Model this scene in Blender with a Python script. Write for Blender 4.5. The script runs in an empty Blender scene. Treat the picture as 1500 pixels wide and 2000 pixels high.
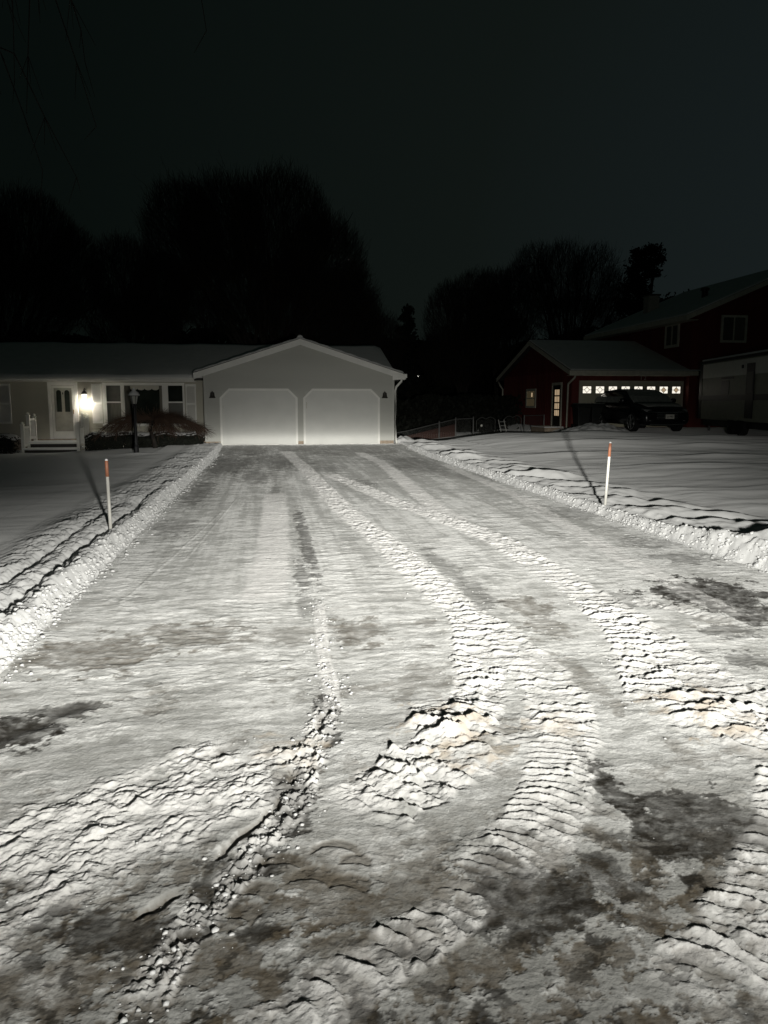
import bpy, math, random
import numpy as np
from mathutils import Vector

random.seed(7)
sc = bpy.context.scene
COL = sc.collection
PI = math.pi

# ----------------------------------------------------------------------------
# small helpers
# ----------------------------------------------------------------------------
class MB:
    """collects quads / polygons in world coordinates, then links ONE mesh"""
    def __init__(self):
        self.v = []; self.f = []
    def add(self, vs, fs):
        o = len(self.v)
        self.v += [tuple(p) for p in vs]
        self.f += [tuple(i + o for i in q) for q in fs]
        return self
    def box(self, x0, x1, y0, y1, z0, z1):
        vs = [(x0,y0,z0),(x1,y0,z0),(x1,y1,z0),(x0,y1,z0),(x0,y0,z1),(x1,y0,z1),(x1,y1,z1),(x0,y1,z1)]
        return self.add(vs, [(0,3,2,1),(4,5,6,7),(0,1,5,4),(1,2,6,5),(2,3,7,6),(3,0,4,7)])
    def obox(self, c, half, rz):
        """box turned about z"""
        ca, sa = math.cos(rz), math.sin(rz)
        vs = []
        for dz in (-1, 1):
            for dx, dy in ((-1,-1),(1,-1),(1,1),(-1,1)):
                lx, ly = dx*half[0], dy*half[1]
                vs.append((c[0]+lx*ca-ly*sa, c[1]+lx*sa+ly*ca, c[2]+dz*half[2]))
        return self.add(vs, [(0,3,2,1),(4,5,6,7),(0,1,5,4),(1,2,6,5),(2,3,7,6),(3,0,4,7)])
    def tube(self, pts, rad, n=8, cap=True):
        pts = [Vector(p) for p in pts]
        if not hasattr(rad, '__len__'): rad = [rad]*len(pts)
        vs = []
        for i, p in enumerate(pts):
            d = (pts[min(i+1, len(pts)-1)] - pts[max(i-1, 0)]).normalized()
            a = d.cross(Vector((0,0,1)))
            if a.length < 1e-3: a = d.cross(Vector((1,0,0)))
            a.normalize(); b = d.cross(a)
            for k in range(n):
                t = 2*PI*k/n
                vs.append(p + (a*math.cos(t) + b*math.sin(t))*rad[i])
        fs = []
        for i in range(len(pts)-1):
            for k in range(n):
                k2 = (k+1) % n
                fs.append((i*n+k, i*n+k2, (i+1)*n+k2, (i+1)*n+k))
        if cap:
            fs.append(tuple(range(n-1, -1, -1))); m = (len(pts)-1)*n
            fs.append(tuple(range(m, m+n)))
        return self.add(vs, fs)
    def lathe(self, prof, c, n=16):
        """prof = [(r, z)] turned about the vertical through c"""
        vs = []
        for r, z in prof:
            for k in range(n):
                t = 2*PI*k/n
                vs.append((c[0]+r*math.cos(t), c[1]+r*math.sin(t), c[2]+z))
        fs = []
        for i in range(len(prof)-1):
            for k in range(n):
                k2 = (k+1) % n
                fs.append((i*n+k, i*n+k2, (i+1)*n+k2, (i+1)*n+k))
        fs.append(tuple(range(n-1, -1, -1))); m = (len(prof)-1)*n
        fs.append(tuple(range(m, m+n)))
        return self.add(vs, fs)
    def prism(self, poly, y0, y1):
        """poly in (x, z), extruded along y"""
        n = len(poly)
        vs = [(x, y0, z) for x, z in poly] + [(x, y1, z) for x, z in poly]
        fs = [tuple(range(n)), tuple(range(2*n-1, n-1, -1))]
        for k in range(n):
            k2 = (k+1) % n
            fs.append((k, k+n, k2+n, k2))
        return self.add(vs, fs)
    def prism_x(self, poly, x0, x1):
        """poly in (y, z), extruded along x"""
        n = len(poly)
        vs = [(x0, y, z) for y, z in poly] + [(x1, y, z) for y, z in poly]
        fs = [tuple(range(n)), tuple(range(2*n-1, n-1, -1))]
        for k in range(n):
            k2 = (k+1) % n
            fs.append((k, k+n, k2+n, k2))
        return self.add(vs, fs)
    def loft(self, rings):
        n = len(rings[0]); vs = [p for r in rings for p in r]; fs = []
        for i in range(len(rings)-1):
            for k in range(n):
                k2 = (k+1) % n
                fs.append((i*n+k, i*n+k2, (i+1)*n+k2, (i+1)*n+k))
        fs.append(tuple(range(n-1, -1, -1))); m = (len(rings)-1)*n
        fs.append(tuple(range(m, m+n)))
        return self.add(vs, fs)
    def build(self, name, mat, parent=None, smooth=False, bevel=0):
        off = Vector((0,0,0))
        if parent is not None:
            q = parent
            while q is not None:
                off += Vector(q.location); q = q.parent
        me = bpy.data.meshes.new(name)
        me.from_pydata([(p[0]-off.x, p[1]-off.y, p[2]-off.z) for p in self.v], [], self.f)
        return finish(me, name, mat, parent, smooth, bevel)

def finish(me, name, mat, parent=None, smooth=False, bevel=0):
    import bmesh
    if len(me.polygons) < 60000:
        bm = bmesh.new(); bm.from_mesh(me)
        bmesh.ops.recalc_face_normals(bm, faces=bm.faces[:])
        bm.to_mesh(me); bm.free()
    o = bpy.data.objects.new(name, me); COL.objects.link(o)
    if mat is not None: me.materials.append(mat)
    if parent is not None: o.parent = parent
    if smooth:
        me.polygons.foreach_set('use_smooth', [True]*len(me.polygons))
    if bevel:
        b = o.modifiers.new('bevel', 'BEVEL'); b.width = bevel; b.segments = 2; b.limit_method = 'ANGLE'
    me.update()
    return o

def np_mesh(name, V, Fq, mat, parent=None, smooth=True):
    """V (n,3) world, Fq (m,k) faces with k = 3 or 4"""
    V = np.asarray(V, np.float32)
    if parent is not None:
        off = np.zeros(3); q = parent
        while q is not None:
            off += np.array(q.location); q = q.parent
        V = V - off.astype(np.float32)
    k = Fq.shape[1]
    me = bpy.data.meshes.new(name)
    me.vertices.add(len(V)); me.vertices.foreach_set('co', V.ravel())
    me.loops.add(Fq.size); me.loops.foreach_set('vertex_index', Fq.astype(np.int32).ravel())
    me.polygons.add(len(Fq)); me.polygons.foreach_set('loop_start', np.arange(0, Fq.size, k, dtype=np.int32))
    me.polygons.foreach_set('loop_total', np.full(len(Fq), k, np.int32))
    if smooth: me.polygons.foreach_set('use_smooth', np.ones(len(Fq), bool))
    me.update(calc_edges=True)
    o = bpy.data.objects.new(name, me); COL.objects.link(o)
    if mat is not None: me.materials.append(mat)
    if parent is not None: o.parent = parent
    return o

def thing(name, label, cat, loc=(0,0,0), group=None):
    o = bpy.data.objects.new(name, None); COL.objects.link(o)
    o.location = loc; o.empty_display_size = .2
    return tag(o, label, cat, group)

def tag(o, label, cat, group=None):
    o['label'] = label; o['category'] = cat
    if group: o['group'] = group
    return o

# ----------------------------------------------------------------------------
# materials
# ----------------------------------------------------------------------------
MATS = {}
def mat(name, col, rough=.6, metal=0., spec=.4, var=.12, scale=6., bump=0., bscale=40., emit=None, estr=0., stretch=(1,1,1)):
    m = bpy.data.materials.new(name); m.use_nodes = True
    nt = m.node_tree; N = nt.nodes; L = nt.links
    p = N['Principled BSDF']
    p.inputs['Roughness'].default_value = rough; p.inputs['Metallic'].default_value = metal
    p.inputs['Specular IOR Level'].default_value = spec
    tc = N.new('ShaderNodeTexCoord'); mp = N.new('ShaderNodeMapping'); mp.inputs['Scale'].default_value = stretch
    L.new(tc.outputs['Object'], mp.inputs['Vector'])
    nz = N.new('ShaderNodeTexNoise'); nz.inputs['Scale'].default_value = scale; nz.inputs['Detail'].default_value = 5
    L.new(mp.outputs[0], nz.inputs['Vector'])
    rp = N.new('ShaderNodeValToRGB')
    a = [max(0, c*(1-var)) for c in col]; b = [min(1, c*(1+var)) for c in col]
    rp.color_ramp.elements[0].position = .3; rp.color_ramp.elements[1].position = .7
    rp.color_ramp.elements[0].color = (*a, 1); rp.color_ramp.elements[1].color = (*b, 1)
    L.new(nz.outputs['Fac'], rp.inputs['Fac']); L.new(rp.outputs['Color'], p.inputs['Base Color'])
    if bump:
        n2 = N.new('ShaderNodeTexNoise'); n2.inputs['Scale'].default_value = bscale; n2.inputs['Detail'].default_value = 6
        L.new(mp.outputs[0], n2.inputs['Vector'])
        bp = N.new('ShaderNodeBump'); bp.inputs['Strength'].default_value = bump; bp.inputs['Distance'].default_value = .02
        L.new(n2.outputs['Fac'], bp.inputs['Height']); L.new(bp.outputs[0], p.inputs['Normal'])
    if emit:
        p.inputs['Emission Color'].default_value = (*emit, 1); p.inputs['Emission Strength'].default_value = estr
    MATS[name] = m
    return m

def glass_mat(name, col=(.02,.025,.02), rough=.05):
    return mat(name, col, rough=rough, spec=.5, var=.3, scale=2)

SNOW = (.84,.84,.83)
m_siding   = mat('pale_vinyl_siding', (.49,.49,.45), rough=.55, var=.05, scale=1.5, bump=.08, bscale=60, stretch=(.2,1,1))
m_siding2  = mat('beige_vinyl_siding', (.50,.48,.40), rough=.6, var=.06, scale=1.5, bump=.08, bscale=60, stretch=(.2,1,1))
m_white    = mat('white_trim_paint', (.83,.82,.77), rough=.5, var=.05, scale=3, bump=.05)
m_door     = mat('garage_door_paint', (.67,.67,.63), rough=.5, var=.04, scale=2, bump=.10, bscale=120)
m_concrete = mat('foundation_concrete', (.36,.29,.22), rough=.85, var=.25, scale=9, bump=.4)
m_shingle  = mat('dark_roof_shingle', (.06,.06,.055), rough=.9, var=.3, scale=20, bump=.4)
m_roofsnow = mat('roof_snow', (.80,.80,.78), rough=.8, var=.05, scale=3, bump=.25, bscale=14)
m_black    = mat('black_metal', (.012,.012,.014), rough=.45, var=.2, scale=9)
m_bell     = mat('dark_bronze_metal', (.03,.026,.022), rough=.5, var=.2)
m_glassdk  = glass_mat('dark_window_glass')
m_screen   = mat('window_screen', (.10,.10,.085), rough=.5, var=.12, scale=5)
m_curtain  = mat('grey_curtain', (.16,.155,.13), rough=.9, var=.25, scale=5, stretch=(6,1,.3))
m_valance  = mat('white_valance', (.62,.60,.52), rough=.9, var=.1)
m_hedge    = mat('evergreen_foliage', (.010,.012,.007), rough=.8, var=.5, scale=8)
m_twig     = mat('red_brown_twig', (.135,.085,.06), rough=.8, var=.35, scale=4)
m_bark     = mat('dark_bark', (.035,.030,.025), rough=.95, var=.4, scale=6, bump=.5)
m_snow     = mat('clean_snow', SNOW, rough=.7, var=.03, scale=4, bump=.5, bscale=35)
m_red      = mat('dark_red_board', (.15,.030,.024), rough=.7, var=.2, scale=2, bump=.2, stretch=(1,1,.15))
m_redrail  = mat('dirty_off_white_trim', (.62,.60,.50), rough=.6, var=.12)
m_ndoor    = mat('cream_garage_door', (.60,.58,.44), rough=.55, var=.06)
m_lit      = mat('lit_frosted_pane', (.8,.78,.7), emit=(1,.93,.80), estr=1.05)
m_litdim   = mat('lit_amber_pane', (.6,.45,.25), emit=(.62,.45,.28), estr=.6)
m_litfaint = mat('faintly_lit_pane', (.3,.27,.2), emit=(.25,.19,.10), estr=.11)
m_brick    = mat('pale_chimney_brick', (.42,.40,.35), rough=.9, var=.2, scale=10, bump=.4)
m_galv     = mat('galvanised_steel', (.13,.13,.125), rough=.5, metal=.2, var=.15)
m_slat     = mat('red_brown_slat', (.06,.022,.014), rough=.8, var=.3, stretch=(6,1,.3))
m_ladder   = mat('aluminium_ladder', (.55,.55,.52), rough=.4, metal=.3, var=.1)
m_bin      = mat('dark_plastic', (.022,.024,.022), rough=.5, var=.2)
m_car      = mat('black_car_paint', (.008,.008,.010), rough=.22, spec=.5, var=.1)
m_carglass = mat('car_glass', (.012,.013,.012), rough=.08, spec=.5)
m_carsnow  = mat('thin_snow_film', (.30,.31,.29), rough=.85, var=.3, scale=9, bump=.3)
m_tyre     = mat('tyre_rubber', (.012,.012,.012), rough=.85, var=.2)
m_rim      = mat('alloy_rim', (.35,.35,.35), rough=.3, metal=.7, var=.1)
m_plate    = mat('plate_white', (.85,.82,.74), rough=.35, var=.05)
m_chrome   = mat('chrome', (.5,.5,.5), rough=.2, metal=.9, var=.05)
m_lens     = mat('lamp_lens', (.25,.25,.25), rough=.1, spec=.5)
m_rvwhite  = mat('trailer_white_panel', (.78,.78,.70), rough=.45, var=.06)
m_rvtan    = mat('trailer_grey_panel', (.30,.31,.24), rough=.5, var=.12)
m_stake    = mat('white_fibreglass', (.80,.78,.72), rough=.45, var=.06, scale=12)
m_orange   = mat('orange_reflective_band', (.34,.14,.08), rough=.5, var=.12, scale=20)
m_num      = mat('pale_metal_number', (.45,.43,.38), rough=.5)
m_ink      = mat('dark_plate_print', (.04,.04,.05), rough=.6)
m_glasslt  = mat('lantern_glass', (.55,.55,.50), rough=.08, spec=.5)
m_lampglow = mat('glowing_lamp_glass', (.9,.88,.8), emit=(1,.95,.86), estr=4)
m_ledpt    = mat('glowing_bulb', (.9,.9,.8), emit=(1,.97,.88), estr=2.5)
m_brass    = mat('aged_brass', (.35,.24,.10), rough=.35, metal=.7)

# snow / ice on the ground: real albedo comes from a colour attribute (dirt, ice, bare asphalt)
def ground_mat(name, attr=True, bump=.8, bscale=70., dist=.010, droug=1.):
    m = bpy.data.materials.new(name); m.use_nodes = True
    nt = m.node_tree; N = nt.nodes; L = nt.links; p = N['Principled BSDF']
    p.inputs['Specular IOR Level'].default_value = .3
    if 'Diffuse Roughness' in p.inputs: p.inputs['Diffuse Roughness'].default_value = droug
    tc = N.new('ShaderNodeTexCoord')
    n1 = N.new('ShaderNodeTexNoise'); n1.inputs['Scale'].default_value = bscale; n1.inputs['Detail'].default_value = 7
    n1.inputs['Roughness'].default_value = .65
    L.new(tc.outputs['Object'], n1.inputs['Vector'])
    bp = N.new('ShaderNodeBump'); bp.inputs['Strength'].default_value = bump; bp.inputs['Distance'].default_value = dist
    L.new(n1.outputs['Fac'], bp.inputs['Height']); L.new(bp.outputs[0], p.inputs['Normal'])
    n2 = N.new('ShaderNodeTexNoise'); n2.inputs['Scale'].default_value = 22; n2.inputs['Detail'].default_value = 8
    n2.inputs['Roughness'].default_value = .7
    L.new(tc.outputs['Object'], n2.inputs['Vector'])
    if attr:
        at = N.new('ShaderNodeAttribute'); at.attribute_name = 'surface'
        mr = N.new('ShaderNodeMapRange'); mr.inputs['From Min'].default_value = .3; mr.inputs['From Max'].default_value = .7
        mr.inputs['To Min'].default_value = .86; mr.inputs['To Max'].default_value = 1.12
        L.new(n2.outputs['Fac'], mr.inputs['Value'])
        mx = N.new('ShaderNodeVectorMath'); mx.operation = 'SCALE'
        L.new(at.outputs['Color'], mx.inputs[0]); L.new(mr.outputs[0], mx.inputs['Scale'])
        L.new(mx.outputs[0], p.inputs['Base Color'])
        r = N.new('ShaderNodeMapRange'); r.inputs['From Min'].default_value = .1; r.inputs['From Max'].default_value = .6
        r.inputs['To Min'].default_value = .38; r.inputs['To Max'].default_value = .75
        L.new(at.outputs['Fac'], r.inputs['Value']); L.new(r.outputs[0], p.inputs['Roughness'])
    else:
        p.inputs['Base Color'].default_value = (*SNOW, 1); p.inputs['Roughness'].default_value = .75
    return m
m_drive = ground_mat('packed_snow_and_ice')
m_bank  = ground_mat('ploughed_snow', attr=False, bump=.35, bscale=45, dist=.007, droug=.4)
m_lawn  = m_bank

# ----------------------------------------------------------------------------
# noise (numpy)
# ----------------------------------------------------------------------------
def hsh(ix, iy, seed):
    n = (ix.astype(np.int64)*374761393 + iy.astype(np.int64)*668265263 + seed*974634577) & 0xffffffff
    n = ((n ^ (n >> 13))*1274126177) & 0xffffffff
    n = (n ^ (n >> 16)) & 0xffffff
    return n.astype(np.float32)/np.float32(0xffffff)
def perlin(x, y, seed=0):
    x = np.asarray(x, np.float64); y = np.asarray(y, np.float64)
    ix = np.floor(x); iy = np.floor(y); fx = (x-ix).astype(np.float32); fy = (y-iy).astype(np.float32)
    ix = ix.astype(np.int64); iy = iy.astype(np.int64)
    u = fx*fx*fx*(fx*(fx*6-15)+10); v = fy*fy*fy*(fy*(fy*6-15)+10)
    def g(dx, dy):
        a = hsh(ix+dx, iy+dy, seed)*np.float32(2*PI)
        return np.cos(a)*(fx-dx) + np.sin(a)*(fy-dy)
    a = g(0,0)*(1-u) + g(1,0)*u; b = g(0,1)*(1-u) + g(1,1)*u
    return (a*(1-v) + b*v)*np.float32(1.5)
def fbm(x, y, seed=0, octv=4, gain=.5):
    s = 0; a = 1.; f = 1.; t = 0
    for k in range(octv):
        s = s + a*perlin(x*f, y*f, seed+k*17); t += a; a *= gain; f *= 2.03
    return s/t
def billow(x, y, seed=0, octv=4, gain=.5):
    s = 0; a = 1.; f = 1.; t = 0
    for k in range(octv):
        s = s + a*np.abs(perlin(x*f, y*f, seed+k*17)); t += a; a *= gain; f *= 2.03
    return s/t
def worley(x, y, seed=0):
    """distance to the nearest scattered point (cell size 1) -> clods"""
    ix = np.floor(x).astype(np.int64); iy = np.floor(y).astype(np.int64)
    best = np.full(np.shape(x), 9., np.float32)
    for dx in (-1,0,1):
        for dy in (-1,0,1):
            px = ix+dx+hsh(ix+dx, iy+dy, seed); py = iy+dy+hsh(ix+dx, iy+dy, seed+5)
            best = np.minimum(best, ((px-x)**2+(py-y)**2).astype(np.float32))
    return np.sqrt(best)
def sstep(a, b, x):
    t = np.clip((x-a)/(b-a), 0, 1); return t*t*(3-2*t)

def spline(P, step=.04):
    P = np.array(P, float); out = []
    Q = np.vstack([2*P[0]-P[1], P, 2*P[-1]-P[-2]])
    for i in range(1, len(Q)-2):
        p0, p1, p2, p3 = Q[i-1], Q[i], Q[i+1], Q[i+2]
        n = max(2, int(np.hypot(*(p2-p1))/step)); n = min(n, 24)
        for t in np.linspace(0, 1, n, endpoint=False):
            out.append(.5*((2*p1)+(-p0+p2)*t+(2*p0-5*p1+4*p2-p3)*t*t+(-p0+3*p1-3*p2+p3)*t**3))
    out.append(P[-1]); return np.array(out)
def along(x, y, P, w):
    """lateral offset s and arc length t of points to polyline P (nan -> far away)"""
    S = spline(P); best = np.full(x.shape, 1e9, np.float32); s = np.full(x.shape, 1e3, np.float32); t = np.zeros(x.shape, np.float32)
    acc = 0.
    m0 = (x > S[:,0].min()-w) & (x < S[:,0].max()+w) & (y > S[:,1].min()-w) & (y < S[:,1].max()+w)
    idx = np.nonzero(m0)
    if len(idx[0]) == 0: return s, t, acc
    X = x[idx]; Y = y[idx]; B = best[idx]; SS = s[idx]; TT = t[idx]
    for i in range(len(S)-1):
        a, b = S[i], S[i+1]; d = b-a; ln = np.hypot(*d)
        if ln < 1e-6: continue
        sel = np.nonzero((X > min(a[0],b[0])-w) & (X < max(a[0],b[0])+w) & (Y > min(a[1],b[1])-w) & (Y < max(a[1],b[1])+w))[0]
        if len(sel):
            px = X[sel]-a[0]; py = Y[sel]-a[1]
            q = np.clip((px*d[0]+py*d[1])/ln**2, 0, 1)
            ex = px-q*d[0]; ey = py-q*d[1]; dd = ex*ex+ey*ey
            up = dd < B[sel]; k = sel[up]
            B[k] = dd[up]
            SS[k] = (np.sqrt(dd)*np.sign(d[0]*py-d[1]*px))[up]; TT[k] = (acc+q*ln)[up]
        acc += ln
    s[idx] = SS; t[idx] = TT
    return s, t, acc

# ----------------------------------------------------------------------------
# the ground: driveway with tyre tracks, ploughed banks, lawns
# ----------------------------------------------------------------------------
XL, XR, YG = -1.65, 4.65, 28.0     # driveway edges and the line of the garage doors

PATCH = [(-1.14,5.02,.36,.38,.75,'d'),(-.56,5.32,.32,.27,.65,'d'),(.08,5.23,.21,.18,.4,'d'),(.58,5.26,.18,.3,.7,'d'),(-1.24,3.81,.2,.17,1,'a'),(-1.1,4.08,.16,.12,.7,'a'),
 (-.55,3.89,.34,.41,.35,'i'),(-.84,3.47,.35,.33,.5,'i'),(-1.0,3.12,.18,.18,.5,'i'),(3.66,5.88,.48,.5,1,'a'),(3.67,5.24,.23,.22,.9,'a'),(2.93,4.32,.19,.15,.6,'a'),
 (2.77,5.84,.19,.21,.5,'a'),(1.38,2.73,.07,.47,1,'a'),(1.64,2.56,.24,.24,.9,'a'),(1.38,2.44,.15,.14,.6,'a'),(.82,2.2,.25,.14,.95,'a'),(1.11,2.29,.11,.13,.8,'a'),
 (.72,2.38,.11,.13,.6,'a'),(.46,2.31,.11,.14,.65,'d'),(.16,2.27,.12,.15,.7,'d'),(-.47,2.25,.27,.08,.85,'a'),(-.12,2.56,.13,.08,.9,'a'),(-.21,2.4,.1,.11,.8,'a'),
 (-.26,2.08,.19,.11,.6,'d'),(-.65,2.05,.17,.13,.65,'d'),(.25,2.0,.17,.12,.5,'d'),(.48,1.97,.13,.1,.5,'d'),(.37,9.14,.07,2.26,.7,'a'),(.26,7.07,.06,.66,.6,'a'),
 (.26,6.04,.08,.32,.4,'a'),(1.66,7.2,.11,.96,.4,'a'),(1.69,6.08,.14,.41,.5,'a'),(1.98,5.71,.18,.29,.7,'d'),(1.93,5.21,.15,.27,.6,'d'),(4.31,8.22,.29,.32,.4,'a'),
 (4.2,7.34,.31,.26,.5,'a'),(4.3,10.73,.38,.6,.35,'a'),(4.4,16.36,.35,1.0,.35,'a'),(1.7,15.2,.3,.78,.5,'a'),(1.36,18.92,.37,.9,.4,'a'),(-1.1,20.92,.6,3.2,.6,'a'),
 (-.35,17.15,.33,1.6,.4,'a'),(-1.31,14.28,.23,1.88,.5,'a'),(-1.27,10.15,.26,.65,.4,'a'),(.3,21.63,.7,2.6,.5,'a'),(.07,13.68,.13,1.4,.45,'a'),(3.64,20.23,.8,3.0,.45,'a'),
 (.26,3.78,.06,.27,.9,'a'),(.06,3.24,.11,.15,.7,'d'),(.04,2.93,.09,.21,.9,'a'),(.66,5.27,.14,.25,.5,'d'),(.33,3.2,.07,.12,.5,'d'),(1.28,2.16,.15,.11,.3,'i'),
 (.93,1.86,.29,.17,.3,'i'),(.1,1.93,.21,.09,.35,'i'),(.08,2.5,.21,.09,.5,'i'),(1.77,4.16,.09,.45,.5,'d'),(3.18,4.9,.18,.16,.6,'a'),(.87,3.5,.21,.33,.8,'t'),
 (2.21,3.53,.23,.36,.8,'t'),(1.38,3.55,.13,.2,.6,'t'),(.04,3.45,.14,.22,.5,'t'),(.85,4.21,.15,.25,.4,'d'),(2.41,3.82,.17,.34,.5,'d'),
 (2.6,25.5,1.6,2.0,.5,'a'),(-.9,25.5,.7,2.2,.6,'a'),(1.0,26.2,1.0,1.2,.5,'a')]

T1 = [(.42,25.24),(.59,23.05),(.83,18.28),(1.03,12.13),(1.25,9.01),(1.37,6.8),(1.44,5.71),(1.54,4.9),(1.56,4.28),(1.51,3.8),(1.38,3.37),(1.15,2.9),(.95,2.61),(.71,2.35),(.47,2.13),(.28,2.0),(.12,1.88),(-.02,1.8)]
T2 = [(1.26,17.54),(1.6,15.22),(1.93,12.67),(2.34,10.54),(2.59,8.82),(2.63,7.3),(2.62,6.22),(2.58,5.25),(2.51,4.33),(2.45,3.74),(2.33,3.29),(2.17,2.93)]
T3 = [(1.5,5.86),(1.40,5.15),(1.25,4.51),(1.12,4.0),(.93,3.55),(.71,3.24),(.45,2.95),(.23,2.79)]
T4 = [(2.6,5.95),(2.44,4.89),(2.21,4.19),(1.98,3.6),(1.75,3.14),(1.69,2.82)]
T6 = [(2.35,3.1),(2.02,2.54),(1.68,2.19),(1.42,1.94),(1.2,1.78),(1.02,1.65)]
T5 = [(1.50,3.75),(1.38,3.37),(1.15,2.9),(.97,2.61),(.80,2.42),(.62,2.25)]
T5b = [(.74,2.36),(.62,2.25),(.47,2.13),(.28,2.0),(.12,1.88),(-.02,1.8),(-.2,1.68)]
T7 = [(2.72,5.93),(3.05,5.6),(3.22,5.3),(3.4,5.05)]
T8 = [(.36,6.19),(.30,4.76),(.30,4.02),(.16,3.38),(.07,2.97),(-.10,2.56),(-.23,2.33),(-.32,2.09),(-.41,1.87)]
T8g = [(.25,3.88),(.12,3.32),(-.02,2.93),(-.2,2.65),(-.34,2.41),(-.5,2.28),(-.72,2.2)]
T9 = [(-1.25,2.2),(-.9,2.66),(-.62,2.9),(-.34,3.14),(-.02,3.35)]
T10 = [(-1.39,3.6),(-1.22,3.86),(-1.03,4.1)]
T11 = [(2.76,24.64),(2.9,20.34),(2.63,14.59),(2.5,11.61),(2.52,10.04)]
T12 = [(4.5,19.97),(4.22,13.46),(3.92,10.31),(3.63,7.7),(3.56,6.48),(3.45,5.13)]

def drive_base(x, y):
    return .10*sstep(22, 28, y)

def drive_surface(x, y):
    """height above the slab and surface colour at world points x, y"""
    h = np.zeros(x.shape, np.float32)
    wx = x + .05*fbm(x*2.1, y*2.1, 3, 3); wy = y + .05*fbm(x*2.1, y*2.1, 9, 3)
    # broad undulation, wind / scraper ripples across the drive
    h += .012*fbm(x*.6, y*.45, 11, 3)
    rip = fbm(wx*2.2, wy*5.5, 21, 4, .55)
    h += .0055*rip*(.6+.7*sstep(-.3,.5,perlin(x*.5,y*.3,5)))
    patchy = sstep(-.30, .25, fbm(x*.9, y*.6, 33, 3))
    rl = 1-np.abs(fbm(wx*2.6, wy*7.5, 31, 3, .5))*1.9; rl = np.maximum(0, rl)**5
    r2 = 1-np.abs(fbm(wx*6.0, wy*15, 35, 3, .55))*1.9; r2 = np.maximum(0, r2)**4
    nf = .30+.70*sstep(3.2, 5.5, y)
    h += .0022*fbm(x*15, y*.8, 49, 4, .6)*sstep(3,5,y)
    h += nf*(.0055*rl + .0045*r2*sstep(-.2,.3,fbm(x*1.7,y*1.2,37,3)))*(.25+.75*patchy)
    h += (.0024+.0010*nf)*fbm(x*17, y*24, 41, 5, .70)
    gran = sstep(5, 3, y); h += gran*(.0016*fbm(x*48, y*52, 47, 4, .7) + .0035*np.maximum(0, fbm(x*21, y*24, 48, 4, .66)-.12))
    h += .0040*np.maximum(0, fbm(x*11, y*17, 43, 4, .6)-.10)*sstep(-.1,.3,fbm(x*1.3,y*1.1,45,3))*3
    # colour bookkeeping
    snow = np.array([.82,.82,.80]); pack = np.array([.50,.50,.48]); ice = np.array([.27,.268,.25])
    dirt = np.array([.13,.108,.078]); asph = np.array([.036,.032,.026]); tan = np.array([.58,.48,.36])
    lane = (.7*fbm(x*2.6, y*.16, 55, 4) + .7*fbm(x*8, y*.35, 57, 4, .6))*sstep(3.5, 9, y)
    k_snow = sstep(-.20, .30, .55*fbm(wx*1.8, wy*3.4, 51, 6, .7) + .75*fbm(wx*5, wy*13, 56, 6, .72) + .30*rip + .6*lane + .10*nf - .12*sstep(3.4,2.6,y) - .16*sstep(8,15,y))
    col = pack[None]*(1-k_snow[...,None]) + snow[None]*k_snow[...,None]
    grit = fbm(x*9, y*9, 61, 5, .65)
    smooth = np.zeros(x.shape, np.float32); fine = fbm(x*30, y*30, 63, 4, .7); stre = fbm(wx*13, wy*21, 64, 5, .65)
    w = {'a':0*h, 'd':0*h, 'i':0*h, 't':0*h}
    ragged = fbm(wx*4.2, wy*4.2, 71, 5, .62)
    for cx, cy, rx, ry, s, kk in PATCH:
        m = (np.abs(x-cx) < rx*2) & (np.abs(y-cy) < ry*2)
        if not m.any(): continue
        q = np.sqrt(((x[m]-cx)/rx)**2 + ((y[m]-cy)/ry)**2)
        g = s*sstep(-.04, .12, 1.08-q + 1.35*ragged[m] + .75*grit[m] + .5*fine[m])*sstep(1.9,1.4,q)*(.66+.34*sstep(-.28,.06,stre[m]))
        w[kk][m] = np.maximum(w[kk][m], g)
    # mottled near field: worn ice showing through the snow
    near = sstep(3.0, 2.2, y + .35*fbm(x*1.5,y*1.5,83,3))
    mott = near*sstep(-.10, .0, fbm(wx*5.5, wy*5.5, 81, 6, .66)+.10)
    w['i'] = np.maximum(w['i'], .85*mott); w['d'] = np.maximum(w['d'], .9*near*sstep(.0,.05,fbm(wx*8.0, wy*8.0, 85, 6, .68)))
    mid = sstep(7, 5, y)*sstep(2.2, 3.2, y)
    w['a'] = np.maximum(w['a'], .8*near*sstep(.10,.16,fbm(wx*6.5+7, wy*7.5, 89, 6, .68))*sstep(.15,.6,fbm(x*.9,y*.9,90,2)+.5))
    w['d'] = np.maximum(w['d'], .5*mid*sstep(.14,.26,fbm(wx*2.3, wy*2.8, 87, 7, .72)))
    w['i'] = np.maximum(w['i'], .55*sstep(14, 24, y)*sstep(-.2,.4,fbm(wx*1.2, wy*.8, 88, 4)))
    bare = np.clip(w['a']+.5*w['d']+.3*w['i'], 0, 1)
    def blend(col, c, k):
        k = np.clip(k, 0, 1)[...,None]; return col*(1-k)+c[None]*k
    col = blend(col, ice, w['i']*(.8+.4*grit)); col = blend(col, dirt, w['d']*(.8+.9*grit)); col = blend(col, asph, w['a']*(.9+.5*grit))
    tanw = w['t']
    # where the slab shows the surface sits lower, with a small crust edge
    h -= .0035*sstep(.1,.6,bare)
    h = h - smooth*h*.6
    add = np.zeros(x.shape, np.float32); clean = np.zeros(x.shape, np.float32)
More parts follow.
